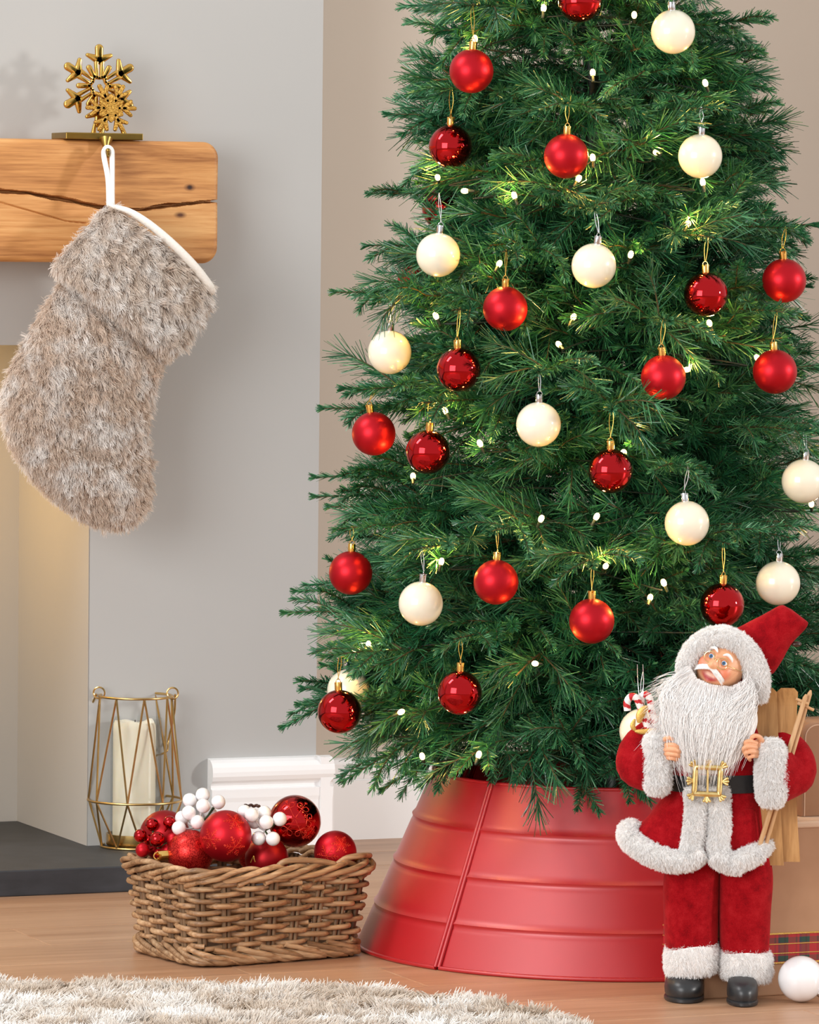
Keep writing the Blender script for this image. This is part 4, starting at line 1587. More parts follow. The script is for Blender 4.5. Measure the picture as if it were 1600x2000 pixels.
ornament(497, 1668, 34, DB + 0.15, M['glitter'], 'glittery red bauble mostly hidden behind the snowflake bauble in the basket', cap=(0.5, -0.5, -0.6))


def berries(name, label, cat, spots_, d, mat, joint, group=None, mats=None):
    p0 = P(joint[0], joint[1], d + 0.01)
    t = thing(name, tuple(p0), label, cat, group)
    for i, (u, v, r, dz) in enumerate(spots_):
        p = P(u, v, d + dz)
        R = r * d / FPX
        obj('berry', sphere(p, R, 28, 18), mat if mats is None else mats[i], t)
        w = p0 - p
        L = np.linalg.norm(w)
        if L > R:
            obj('berry_stem', tube(smooth_path([p + w / L * R * 0.9, (p + p0) / 2 + A([0, 0, -0.002]), p0], 8), [0.0019, 0.0017, 0.0015, 0.0014, 0.0013, 0.0012, 0.0012, 0.0012], 8), mat if i % 2 else M['stem_green'], t)


c4 = lambda x, y: (220 + x / 2.857, 1500 + y / 2.857)
wb = [c4(*q) for q in [(430, 180), (503, 150), (590, 190), (505, 212), (425, 250), (370, 335), (473, 302), (388, 278), (545, 258)]]
wdz = [0.01, 0.012, 0, -0.008, -0.01, -0.014, -0.012, 0.012, 0.014]
berries('berry_pick', 'cluster of white berries sticking up behind the front snowflake bauble', 'berry pick', [(u, v, 14.2, dz) for (u, v), dz in zip(wb, wdz)], DB + 0.118, M['pearl'], c4(470, 330), 'white berry clusters in the basket')
wb = [c4(*q) for q in [(735, 245), (776, 262), (846, 250), (858, 302), (933, 285), (815, 392), (895, 395), (790, 300)]]
wdz = [0.01, -0.008, 0.008, -0.012, -0.005, -0.006, -0.014, 0.01]
berries('berry_pick', 'cluster of white berries in front of the shiny drawn bauble', 'berry pick', [(u, v, 14.2, dz) for (u, v), dz in zip(wb, wdz)], DB + 0.092, M['pearl'], c4(850, 350), 'white berry clusters in the basket')
rb = [(220, 315, 38), (318, 303, 37), (155, 378, 38), (248, 398, 44), (340, 400, 41), (167, 458, 40), (225, 455, 28), (262, 480, 32), (308, 462, 40), (200, 400, 30)]
mats = [M['gloss'], M['gloss'], M['gloss'], M['gloss'], M['matte'], M['matte'], M['deep_matte'], M['matte'], M['matte'], M['gloss']]
berries('berry_pick', 'cluster of small shiny and matte red balls at the left end of the basket', 'berry pick', [(*c4(x, y), r / 2.857, dz) for (x, y, r), dz in zip(rb, [0.01, 0.008, 0, -0.012, -0.008, -0.014, 0.01, 0, -0.004, 0.008])], DB + 0.125, M['gloss'], c4(240, 440), None, mats)
p0 = P(*c4(770, 222), DB + 0.13)
t = thing('seed_head', tuple(p0), 'small dark brown dried seed head peeking up behind the right white berries', 'seed head')
obj('seed_stem', tube([p0, P(*c4(780, 320), DB + 0.13)], 0.0016, 8), M['seed'], t)
for k, (x, y) in enumerate([(728, 214), (742, 208), (756, 212), (772, 207), (788, 213), (803, 209), (814, 213)]):
    q = P(*c4(x, y), DB + 0.13 + 0.003 * (k % 3 - 1))
    obj('seed', sphere(q, 0.0026, 12, 8, (1.2, 1, 0.8)), M['seed'], t)
q = [P(*c4(x, y), DB + 0.085) for x, y in [(770, 528), (782, 500), (788, 492), (790, 508), (796, 524)]]
tag(obj('loose_thread', tube(smooth_path(q, 14), 0.0006, 6), M['gold_thread'], origin=q[0]), 'tiny gold thread standing up at the front edge of the basket', 'thread')

# ------------------------------------------------------------------ white ball on the floor
db_ = 6.40
Rw = 45.5 * db_ / FPX
pw = P(1565, 1914, db_)
pw[2] = Rw + 0.0003
t = thing('bauble', tuple(pw), 'large white bauble lying on the oak floor before the gift box', 'bauble')
obj('ball', sphere(pw, Rw, 56, 32), M['pearl'], t)
w = _r * 0.80 - _u * 0.55 + (-_f) * 0.22
q = Vector((0, 0, 1)).rotation_difference(Vector(w)).to_matrix()
ba, lp_ = cap_geo(Rw, 1.3)
c = obj('cap', moved(ba, q, pw), M['silver_cap'], t)
obj('cap_loop', moved(lp_, q, pw), M['silver_cap'], c)

# ------------------------------------------------------------------ gift boxes
M['kraft'] = simple('kraft_card', lin(166, 124, 92), lin(174, 132, 100), 0.75, scale=30, bmp=0.05)
M['kraft_lit'] = simple('kraft_card_lit', lin(206, 172, 144), lin(212, 180, 152), 0.75, scale=30, bmp=0.05)  # paler copy of the kraft: light on the box top put into the colour
m, nt, b = new_mat('tartan_ribbon')
tc = N(nt, 'ShaderNodeTexCoord')
sep = N(nt, 'ShaderNodeSeparateXYZ')
nt.links.new(tc.outputs['Object'], sep.inputs[0])
def stripe(sock, per_, off_, stops):
    mu = N(nt, 'ShaderNodeMath', operation='MULTIPLY_ADD')
    mu.inputs[1].default_value, mu.inputs[2].default_value = 1 / per_, off_
    nt.links.new(sock, mu.inputs[0])
    fr = N(nt, 'ShaderNodeMath', operation='FRACT')
    nt.links.new(mu.outputs[0], fr.inputs[0])
    r = N(nt, 'ShaderNodeValToRGB')
    r.color_ramp.interpolation = 'CONSTANT'
    el = r.color_ramp.elements
    while len(el) < len(stops):
        el.new(0.5)
    for e_, (p_, c_) in zip(el, stops):
        e_.position, e_.color = p_, c_
    nt.links.new(fr.outputs[0], r.inputs[0])
    return r.outputs[0]
red, grn, navy, blk, yel = lin(168, 20, 30), lin(30, 62, 48), lin(26, 34, 62), lin(34, 26, 30), lin(214, 176, 92)
sx = stripe(sep.outputs['X'], 0.030, 0.1, [(0, red), (0.34, lin(120, 18, 26)), (0.42, red), (0.52, navy), (0.62, grn), (0.80, blk), (0.88, grn)])
sz = stripe(sep.outputs['Z'], 0.0235, 0.5, [(0, red), (0.36, grn), (0.66, red)])
mix = N(nt, 'ShaderNodeMix', data_type='RGBA')
mix.inputs[0].default_value = 0.5
nt.links.new(sx, mix.inputs[6])
nt.links.new(sz, mix.inputs[7])
nt.links.new(mix.outputs[2], b.inputs['Base Color'])
b.inputs['Roughness'].default_value = 0.55
M['tartan'] = m
M['gold_edge'] = simple('gold_ribbon_edge', lin(206, 164, 80), lin(232, 196, 116), 0.3, 0.9, scale=600, bmp=0.4)
G0 = onz(1375, 1952)
zl = P(1540, 1596, 6.51)[2]
gx1 = G0[0] + 0.36
gy1 = G0[1] + 0.118
gift = thing('gift_box', tuple(G0), 'large brown kraft gift box with a tartan ribbon on the floor behind the doll', 'gift box')
obj('box', box((G0[0], G0[1], 0), (gx1, gy1, zl - 0.0085), 0.002, 2), M['kraft'], gift, False)
obj('lit_top_cap', box((G0[0] - 0.002, G0[1] - 0.002, zl - 0.009), (gx1 + 0.002, gy1 + 0.002, zl), 0.003, 3), M['kraft_lit'], gift, False)  # shallow cap carrying the painted lit tone of the top face
z1, z0 = P(1560, 1813, 6.50)[2], P(1560, 1872, 6.50)[2]
rbn = obj('ribbon', box((G0[0] - 0.0016, G0[1] - 0.0016, z0), (gx1 + 0.0016, gy1 + 0.0016, z1), 0.0005, 1), M['tartan'], gift, False)
for zz, h in ((z1 - 0.0008, 0.0022), (z0 + 0.0008, 0.0022), (z0 + (z1 - z0) * 0.64, 0.0013), (z0 + (z1 - z0) * 0.335, 0.0013)):
    obj('gold_edge', box((G0[0] - 0.0024, G0[1] - 0.0024, zz - h / 2), (gx1 + 0.0024, gy1 + 0.0024, zz + h / 2), 0.0004, 1), M['gold_edge'], rbn, False)
# second box stands on the big one
b2x = ony(1567, 1500, G0[1] + 0.045)[0]
b2z = ony(1600, 1410, G0[1] + 0.045)[2]
g2b = thing('gift_box', (b2x, G0[1] + 0.045, zl), 'smaller brown kraft gift box with rounded top standing on the large tartan one', 'gift box')
V = []
def rr_ring(y, ins=0.0):
    x0, x1, z0_, z1_, r = b2x + ins, gx1 - 0.03 - ins, zl + 0.0006, b2z - ins, 0.016
    out = [(x0, y, z0_)]
    out += [(x0 + r - r * math.cos(t), y, z1_ - r + r * math.sin(t)) for t in np.linspace(0, PI / 2, 9)]
    out += [(x1 - r + r * math.sin(t), y, z1_ - r + r * math.cos(t)) for t in np.linspace(0, PI / 2, 9)]
    out += [(x1, y, z0_)]
    return out
y0 = G0[1] + 0.045
obj('box', loft([rr_ring(y0, 0.0015), rr_ring(y0 + 0.0015), rr_ring(gy1 - 0.004), rr_ring(gy1 - 0.0025, 0.0015)]), M['kraft'], g2b, True)
seam = [(x, y0 - 0.0004, z) for x, _, z in rr_ring(y0, 0.004)]
obj('edge_fold', tube(seam, 0.0008, 6), M['kraft_lit'], g2b)

# ------------------------------------------------------------------ the bearded doll in red
SD = 6.42
sp0 = onz(1398, 1952)
doll = thing('bearded_doll', tuple(sp0), 'standing white bearded doll in red felt suit and pointed hat, beside the red collar', 'doll')
TOC = -FWD
m, nt, b = new_mat('red_felt')
f1 = noise(nt, coords(nt), 60, 5, 0.7)
f2 = noise(nt, coords(nt), 900, 2, 0.6)
ad = N(nt, 'ShaderNodeMath', operation='MULTIPLY_ADD')
ad.inputs[1].default_value = 0.5
nt.links.new(f2, ad.inputs[0])
nt.links.new(f1, ad.inputs[2])
nt.links.new(ramp(nt, ad.outputs[0], [(0.5, lin(116, 3, 12)), (0.75, lin(150, 8, 19)), (1.0, lin(168, 26, 33))]), b.inputs['Base Color'])
b.inputs['Roughness'].default_value = 0.95
b.inputs['Sheen Weight'].default_value = 0.25
b.inputs['Sheen Roughness'].default_value = 0.5
b.inputs['Sheen Tint'].default_value = lin(236, 120, 120)
b.inputs['Specular IOR Level'].default_value = 0.1
bump(nt, ad.outputs[0], b, 0.5, 0.0015)
M['felt'] = m
M['plush'] = simple('white_plush', lin(238, 235, 232), lin(246, 244, 241), 0.95, scale=200, bmp=0.4)
M['plush_fur'] = fur_mat('white_plush_pile', lin(240, 236, 233), lin(254, 253, 252), rough=0.8)
M['beard_hair'] = fur_mat('white_beard_hair', lin(243, 240, 238), lin(254, 253, 252), rough=0.6)
m, nt, b = new_mat('doll_skin')
nt.links.new(ramp(nt, noise(nt, coords(nt), 40), [(0.3, lin(226, 164, 124)), (0.7, lin(232, 172, 132))]), b.inputs['Base Color'])
b.inputs['Roughness'].default_value = 0.5
b.inputs['Subsurface Weight'].default_value = 0.12
b.inputs['Subsurface Radius'].default_value = (0.006, 0.003, 0.002)
M['skin'] = m
M['boot'] = simple('black_vinyl', lin(38, 39, 41), lin(46, 47, 49), 0.36, scale=60, bmp=0.05)
M['belt'] = simple('black_leather_belt', lin(26, 26, 28), lin(34, 34, 36), 0.5, scale=160, bmp=0.1)
M['buckle'] = simple('pale_gold_buckle', lin(220, 190, 120), lin(238, 212, 150), 0.3, 0.9, scale=160, bmp=0.15)


def S(u, v, y=0.0):
    return P(u, v, SD + y)


def rings_px(rows, n=32, pw=0.85):
    """rows: (uL, vL, uR, vR, depth centre, half depth in m)"""
    out = []
    for uL, vL, uR, vR, yc, hd in rows:
        out.append(rib(S(uL, vL, yc), S(uR, vR, yc), hd, TOC, n, pw))
    return out


def plush(name, geo, n, length, parent, comb=(0, 0, -1), lay=0.35, seed=1):
    o = obj(name, geo, M['plush'], parent)
    fur('pile', geo, n, length, M['plush_fur'], o, comb=comb, lay=lay, clump=0.0026, cl_amt=0.4, r0=0.00022, k=3, seed=seed, curl=0.12)
    return o


# boots
def boot(u0, u1, vtop, vbot, ysh):
    d = SD + ysh
    c = (u0 + u1) / 2
    k = d / FPX
    w = (u1 - u0) / 2 * k
    base = onz(c, vbot - 8)
    ax = RIGHT
    fx = TOC
    hgt = (vbot - vtop) * k
    # sole outline, then upper lofted from it
    def oval(sx, sy, z, cy=0.0, n=36):
        t = np.arange(n) * 2 * PI / n
        return A([base + ax * (math.cos(a) * sx) + fx * (cy + math.sin(a) * sy) + UP * z for a in t])
    bt = obj('boot', loft([oval(w * 0.93, 0.036, 0.006), oval(w * 1.0, 0.038, 0.010), oval(w * 1.02, 0.0385, 0.016), oval(w * 0.99, 0.036, 0.0225), oval(w * 0.90, 0.031, 0.0285, -0.004), oval(w * 0.74, 0.022, 0.0330, -0.012),
                           oval(w * 0.74, 0.018, 0.0345, -0.022), oval(w * 0.74, 0.018, 0.046, -0.024), oval(w * 0.74, 0.018, 0.056, -0.024)]), M['boot'], doll)
    obj('sole', loft([oval(w * 0.98, 0.038, 0.0), oval(w * 1.03, 0.040, 0.0015), oval(w * 1.03, 0.040, 0.0050), oval(w * 0.97, 0.038, 0.0062)]), M['boot'], bt)
    obj('laces', tube(oval(w * 0.74, 0.0185, 0.0350, -0.022), 0.0016, 8, True), M['boot'], bt)
    print('boot', (base - EYE) @ FWD - SD)
    return base


boot(1298, 1374, 1893, 1960, 0.0)
boot(1420, 1480, 1900, 1967, 0.0)

# trousers, one leg each, with plush hems
legL = rings_px([(1330, 1575, 1408, 1575, .0, .036), (1312, 1650, 1408, 1650, .0, .036), (1297, 1710, 1406, 1710, .0, .036), (1296, 1780, 1404, 1780, .0, .034), (1300, 1848, 1402, 1848, .0, .032), (1306, 1862, 1396, 1862, .0, .028)])
legR = rings_px([(1400, 1575, 1480, 1575, .0, .036), (1402, 1650, 1500, 1650, .0, .036), (1402, 1710, 1510, 1710, .0, .036), (1403, 1780, 1506, 1780, .0, .034), (1406, 1855, 1502, 1855, .0, .032), (1412, 1868, 1496, 1868, .0, .028)])
for lg_, sd_ in ((legL, 1), (legR, 2)):
    V, F = loft(lg_)
    q = smooth_path(A(lg_).reshape(len(lg_), -1), 26).reshape(26, -1, 3)
    V, F = loft(list(q))
    V = V + TOC * (value_noise(V, 60, sd_) * 0.0018)[:, None]
    obj('trouser_leg', (V, F), M['felt'], doll)
for (uL, uR, vt, vb, dv), sd_ in (((1300, 1402, 1842, 1900, -6), 11), ((1405, 1506, 1852, 1908, 6), 12)):
    rr_ = []
    for t in np.linspace(0, 1, 9):
        v = vt + (vb - vt) * t
        e = 1 - 0.10 * abs(2 * t - 1) ** 3
        c, h = (uL + uR) / 2, (uR - uL) / 2 * e
        rr_.append((c - h, v - dv * (1 if dv < 0 else 0) * 0.6 - (dv if dv > 0 else 0) * 0.5, c + h, v + dv * 0.8, .0, .035 * e))
    plush('trouser_cuff', loft(rings_px(rr_)), 15300, 0.0042, doll, seed=sd_)

# coat: upper body and flared skirt, open down the front
rows = [(1345, 1372, 1450, 1380, .005, .022), (1312, 1398, 1474, 1402, .005, .034), (1292, 1430, 1488, 1434, .004, .040), (1292, 1475, 1488, 1478, .003, .042), (1304, 1515, 1484, 1518, .002, .040), (1306, 1535, 1482, 1538, .002, .039),
        (1286, 1568, 1488, 1572, .0, .041), (1264, 1596, 1494, 1612, .0, .043), (1236, 1620, 1496, 1652, .0, .044), (1226, 1632, 1494, 1668, .0, .043)]
q = A([A(r) for r in rings_px(rows)])
for i, k in ((7, 12), (8, 26), (9, 32)):
    # hem hangs lower in front than at the lifted left side
    c = q[i].mean(0)
    s = ((q[i] - c) @ RIGHT) / (np.ptp(q[i] @ RIGHT) / 2)
    q[i][:, 2] -= np.maximum(0, 1 - s ** 2) * k * SD / FPX
q = smooth_path(q.reshape(len(q), -1), 40).reshape(40, -1, 3)
V, F = loft(list(q))
V = V + TOC * (value_noise(V, 70, 8) * 0.0022)[:, None]
coat = obj('coat', (V, F), M['felt'], doll)
hem = smooth_path([S(1242, 1612, -.012), S(1228, 1622, .0), S(1234, 1642, -.022), S(1272, 1668, -.040), S(1318, 1682, -.046), S(1352, 1676, -.047), S(1368, 1662, -.047)], 40)
plush('coat_trim', tube(hem, np.interp(np.linspace(0, 1, 40), [0, 0.15, 0.6, 1], [0.006, 0.0125, 0.0125, 0.011]), 16), 27200, 0.0042, doll, seed=21)
hem = smooth_path([S(1396, 1668, -.047), S(1412, 1680, -.047), S(1434, 1686, -.046), S(1442, 1682, -.050), S(1456, 1676, -.046), S(1474, 1668, -.036), S(1492, 1652, -.018), S(1494, 1652, .0)], 40)
plush('coat_trim', tube(hem, np.interp(np.linspace(0, 1, 40), [0, 0.35, 0.45, 0.6, 1], [0.011, 0.0125, 0.0095, 0.0120, 0.009]), 16), 20400, 0.0042, doll, seed=22)
for pts, sd_ in (([(1357, 1540, -.041), (1360, 1575, -.044), (1358, 1610, -.046), (1352, 1650, -.047), (1350, 1664, -.047)], 23), ([(1402, 1540, -.041), (1405, 1580, -.044), (1405, 1620, -.046), (1402, 1650, -.047), (1408, 1672, -.047)], 24)):
    pth = smooth_path([S(*p) for p in pts], 24)
    plush('coat_trim', tube(pth, 0.0128, 16, flat=0.62, ref=TOC), 15300, 0.0040, doll, seed=sd_)

# belt and buckle
bl = rib(S(1303, 1524, .002), S(1485, 1527, .002), .0415, TOC, 64, 0.85)
bw = 17.5 * SD / FPX
V, F = loft([bl + UP * -bw, bl + UP * bw], cap=False)
bo2 = rib(S(1305, 1524, .002), S(1483, 1527, .002), .0403, TOC, 64, 0.85)
V, F = loft([bo2 - UP * bw, bl - UP * bw, bl + UP * bw, bo2 + UP * bw], cap=False)
obj('belt', (V, F), M['belt'], doll)
fr_ = []
corners = [(1359, 1498), (1408, 1500), (1405, 1552), (1356, 1550)]
cs = [S(u, v, -.059) for u, v in corners]
dense = []
for i in range(4):
    a, b_ = cs[i], cs[(i + 1) % 4]
    dense += [a + (b_ - a) * t for t in np.linspace(0, 1, 8, endpoint=False)]
gs = [tube(dense, 0.0036, 8, True)]
for (u, v) in corners + [(1383, 1496), (1381, 1554), (1355, 1525), (1410, 1526)]:
    du, dv = u - 1382, v - 1525
    L = math.hypot(du, dv)
    for w in (-0.5, 0, 0.5):
        ca, sa = math.cos(w), math.sin(w)
        x, y = (du * ca - dv * sa) / L, (du * sa + dv * ca) / L
        gs.append(tube([S(u, v, -.059), S(u + x * 11, v + y * 11, -.060)], [0.0012, 0.0020], 8))
        gs.append(sphere(S(u + x * 12, v + y * 12, -.060), 0.0019, 10, 6))
obj('belt_buckle', join(*gs), M['buckle'], doll)
obj('buckle_prong', tube([S(1383, 1500, -.060), S(1382, 1550, -.060)], 0.0014, 8), M['buckle'], doll)

# sleeves, cuffs, hands
def sleeve(pts, radii, sd_):
    pth = smooth_path([S(*p) for p in pts], 30)
    r = np.interp(np.linspace(0, 1, 30), np.linspace(0, 1, len(radii)), radii) * SD / FPX
    V, F = tube(pth, r, 24, flat=0.75, ref=TOC)
    V = V + TOC * (value_noise(V, 75, sd_) * 0.0034)[:, None] + UP * (value_noise(V, 90, sd_ + 1) * 0.0018)[:, None]
    obj('sleeve', (V, F), M['felt'], doll)


sleeve([(1322, 1418, .004), (1285, 1432, .002), (1252, 1458, -.006), (1248, 1490, -.016), (1268, 1496, -.026), (1288, 1492, -.032)], [20, 30, 38, 46, 50, 46], 31)
sleeve([(1458, 1420, .006), (1500, 1440, .006), (1535, 1468, .0), (1545, 1500, -.010), (1524, 1512, -.024), (1505, 1512, -.034)], [20, 32, 42, 52, 56, 54], 33)


def cuff_tube(c0, c1, hw, r, sd_, n):
    """plush cuff: a thick sleeve end seen from the side"""
    a, b_ = S(*c0), S(*c1)
    k = SD / FPX
    pth = smooth_path([a + (b_ - a) * t for t in np.linspace(0, 1, 7)], 16)
    prof = np.interp(np.linspace(0, 1, 16), [0, 0.1, 0.5, 0.9, 1], [0.55, 0.88, 1.0, 0.9, 0.55])
    rings = []
    for p, s in zip(pth, prof):
        rings.append(rib(p - RIGHT * hw * k * s, p + RIGHT * hw * k * s, r * s, TOC, 24, 0.9))
    plush('sleeve_cuff', loft(rings), int(n * 1.7), 0.0044, doll, seed=sd_)


cuff_tube((1282, 1434, -.036), (1284, 1548, -.036), 26, .021, 41, 14000)
cuff_tube((1506, 1446, -.040), (1507, 1572, -.040), 29, .021, 42, 15000)


def hand(name, palm, fingers, thumb):
    gs = []
    c, rx, rz, ry = palm
    gs.append(sphere(S(*c), SD / FPX, 24, 16, (rx, ry, rz)))
    for pts, r in fingers + [thumb]:
        pth = smooth_path([S(*p) for p in pts], 14)
        gs.append(tube(pth, r * SD / FPX * np.linspace(1.08, 0.88, 14), 12))
        gs.append(sphere(pth[-1], r * 0.9 * SD / FPX, 12, 8))
    o = obj(name, join(*gs), M['skin'], doll)
    rm = o.modifiers.new('fuse', 'REMESH')
    rm.mode, rm.voxel_size, rm.use_smooth_shade = 'VOXEL', 0.00065, True
    sm = o.modifiers.new('soften', 'SMOOTH')
    sm.factor, sm.iterations = 0.5, 2
    return o


hand('hand', ((1303, 1464, -.044), 14, 20, 11),
     [([(1300, 1456, -.052), (1314, 1455, -.060), (1324, 1460, -.058), (1323, 1466, -.050)], 4.8), ([(1298, 1464, -.052), (1314, 1464, -.062), (1326, 1468, -.059), (1324, 1473, -.050)], 4.9),
      ([(1298, 1472, -.052), (1314, 1473, -.061), (1325, 1476, -.058), (1322, 1480, -.050)], 4.7), ([(1299, 1480, -.050), (1312, 1481, -.058), (1321, 1483, -.055), (1319, 1485, -.049)], 4.2)],
     ([(1296, 1452, -.046), (1300, 1443, -.052), (1308, 1441, -.056), (1314, 1444, -.056)], 4.8))
hand('hand', ((1482, 1462, -.044), 16, 19, 11),
     [([(1478, 1452, -.050), (1466, 1448, -.058), (1458, 1449, -.060), (1456, 1455, -.056)], 4.8), ([(1478, 1460, -.052), (1463, 1458, -.061), (1454, 1461, -.062), (1454, 1468, -.056)], 5.0),
      ([(1480, 1469, -.052), (1466, 1468, -.060), (1457, 1471, -.060), (1458, 1477, -.054)], 4.7), ([(1482, 1476, -.050), (1470, 1477, -.057), (1463, 1480, -.056), (1465, 1484, -.051)], 4.2)],
     ([(1490, 1450, -.046), (1484, 1440, -.052), (1475, 1437, -.056), (1469, 1440, -.058)], 4.9))

# head: one sculpted surface
HC = S(1408, 1302, -.018)
tilt, turn, nod = math.radians(28), math.radians(-20), math.radians(-4)
hx = RIGHT * math.cos(tilt) - UP * math.sin(tilt)
hz = UP * math.cos(tilt) + RIGHT * math.sin(tilt)
hy = FWD.copy()                                    # away from the viewer
hx, hy = hx * math.cos(turn) + hy * math.sin(turn), hy * math.cos(turn) - hx * math.sin(turn)
hy, hz = hy * math.cos(nod) + hz * math.sin(nod), hz * math.cos(nod) - hy * math.sin(nod)
HR = 0.0325
HM = np.stack([hx, hy, hz], 1)


def Hd(x, y, z):
    return HC + HM @ A([x, y, z]) * HR


V, F = sphere((0, 0, 0), 1.0, 96, 64)
bumps = [((0.0, -1.0, -0.02), 0.16, 0.24), ((0.0, -1.0, -0.14), 0.17, 0.26), ((0.16, -0.98, -0.16), 0.09, 0.10), ((-0.16, -0.98, -0.16), 0.09, 0.10), ((0.0, -1.0, 0.14), 0.09, 0.10),
         ((0.50, -0.83, -0.18), 0.27, 0.20), ((-0.50, -0.83, -0.18), 0.27, 0.20), ((0.30, -0.93, 0.17), 0.14, -0.10), ((-0.30, -0.93, 0.17), 0.14, -0.10),
         ((0.28, -0.88, 0.42), 0.16, 0.06), ((-0.28, -0.88, 0.42), 0.16, 0.06), ((0.0, -0.85, -0.52), 0.16, -0.10), ((0.0, -0.8, -0.70), 0.18, 0.12), ((0.18, -0.86, -0.46), 0.10, -0.07), ((-0.18, -0.86, -0.46), 0.10, -0.07)]
Vn = V / np.linalg.norm(V, axis=1)[:, None]
disp = np.zeros(len(V))
for c, s, a in bumps:
    c = A(c) / np.linalg.norm(c)
    disp += a * np.exp(-(np.linalg.norm(Vn - c, axis=1) / s) ** 2)
V = Vn * (1 + disp)[:, None] * A([0.92, 0.95, 1.05])
head_me = HC + (V * HR) @ HM.T
ho = obj('head', (head_me, F), M['skin'], doll)
# painted blush and lips belong to the face colour
m, nt, b = new_mat('painted_face')
at = N(nt, 'ShaderNodeAttribute', attribute_name='paint')
nt.links.new(at.outputs['Color'], b.inputs['Base Color'])
fz = noise(nt, coords(nt), 300)
bump(nt, fz, b, 0.05, 0.0005)
b.inputs['Roughness'].default_value = 0.45
b.inputs['Subsurface Weight'].default_value = 0.12
b.inputs['Subsurface Radius'].default_value = (0.005, 0.0025, 0.0018)
ho.data.materials[0] = m
skin, blush, lip, inner = A(lin(230, 168, 126)[:3]), A(lin(226, 120, 92)[:3]), A(lin(172, 22, 38)[:3]), A(lin(236, 190, 168)[:3])
colr = np.tile(skin, (len(V), 1))
def paint(c, s, col_, amt):
    global colr
    c = A(c) / np.linalg.norm(c)
    w = np.clip(amt * np.exp(-(np.linalg.norm((Vn - c) / A(s), axis=1)) ** 4), 0, 1)[:, None]
    colr = colr * (1 - w) + col_ * w
paint((0.50, -0.83, -0.18), (0.26, 0.26, 0.22), blush, 0.75)
paint((-0.50, -0.83, -0.18), (0.26, 0.26, 0.22), blush, 0.75)
paint((0.0, -0.86, -0.50), (0.38, 0.4, 0.17), lip, 1.3)
paint((0.0, -0.86, -0.455), (0.27, 0.4, 0.085), inner, 1.3)
ca = ho.data.attributes.new('paint', 'FLOAT_COLOR', 'POINT')
ca.data.foreach_set('color', np.hstack([colr, np.ones((len(V), 1))]).astype(np.float32).ravel())

# eyes: painted iris and pupil on a ball
m, nt, b = new_mat('glass_eye')
tc = N(nt, 'ShaderNodeTexCoord')
dt = N(nt, 'ShaderNodeVectorMath', operation='DOT_PRODUCT')
gz = HM @ A([-0.05, -1.0, -0.05])
gz = gz / np.linalg.norm(gz)
dt.inputs[1].default_value = tuple(gz)
nmz = N(nt, 'ShaderNodeVectorMath', operation='NORMALIZE')
nt.links.new(tc.outputs['Object'], nmz.inputs[0])
nt.links.new(nmz.outputs[0], dt.inputs[0])
r = ramp(nt, dt.outputs['Value'], [(0.0, lin(240, 238, 234)), (0.775, lin(60, 110, 160)), (0.90, lin(74, 130, 180)), (0.945, lin(8, 10, 14))])
r.node.color_ramp.interpolation = 'CONSTANT'
nt.links.new(r, b.inputs['Base Color'])
b.inputs['Roughness'].default_value = 0.08
M['eye'] = m
M['white_brow'] = simple('white_painted_brow', lin(236, 230, 226), lin(246, 242, 239), 0.6, scale=120, bmp=0.4)
lash = simple('eyelid', lin(196, 128, 92), lin(204, 136, 98), 0.5, scale=60)
for s in (-1, 1):
    c = Hd(0.29 * s, -0.845, 0.155)
    o = obj('eye', moved(sphere((0, 0, 0), 0.125 * HR, 24, 16), t=(0, 0, 0)), M['eye'], doll)
    o.location = tuple(c - wloc(doll))
    for v_ in o.data.vertices:
        v_.co = Vector(A(v_.co) + wloc(doll))
    up_lid = [Hd(0.29 * s + 0.135 * math.cos(t), -0.945 + 0.10 * abs(math.cos(t)) ** 2, 0.155 + 0.115 * math.sin(t)) for t in np.linspace(0.15, PI - 0.15, 12)]
    obj('eyelid', tube(up_lid, 0.00075, 8), lash, doll)
    dn_lid = [Hd(0.29 * s + 0.13 * math.cos(t), -0.945 + 0.09 * abs(math.cos(t)) ** 2, 0.155 - 0.105 * math.sin(t)) for t in np.linspace(0.2, PI - 0.2, 12)]
    obj('eyelid', tube(dn_lid, 0.0006, 8), lash, doll)
    brow = smooth_path([Hd(0.12 * s, -1.0, 0.40), Hd(0.28 * s, -0.98, 0.50), Hd(0.46 * s, -0.90, 0.44), Hd(0.54 * s, -0.85, 0.34)], 14)
    obj('eyebrow', tube(brow, [0.0007, 0.0012, 0.0016, 0.0019, 0.0020, 0.0021, 0.0021, 0.0020, 0.0019, 0.0018, 0.0016, 0.0013, 0.001, 0.0006], 10), M['white_brow'], doll)
# spectacles
M['gold_rim'] = simple('gold_spectacle_rim', lin(222, 190, 128), lin(238, 210, 150), 0.2, 1.0, scale=60)
gs = []
for s in (-1, 1):
    gs.append(tube([Hd(0.29 * s + 0.215 * math.cos(t), -1.12 + 0.05 * math.cos(t) * s, 0.10 + 0.215 * math.sin(t)) for t in np.linspace(0, 2 * PI, 32, endpoint=False)], 0.00055, 6, True))
    gs.append(tube(smooth_path([Hd(0.50 * s, -1.06, 0.13), Hd(0.75 * s, -0.75, 0.18), Hd(0.93 * s, -0.3, 0.22)], 10), 0.0005, 6))
gs.append(tube(smooth_path([Hd(-0.08, -1.14, 0.09), Hd(0, -1.19, 0.13), Hd(0.08, -1.14, 0.09)], 10), 0.00055, 6))
obj('spectacles', join(*gs), M['gold_rim'], doll)

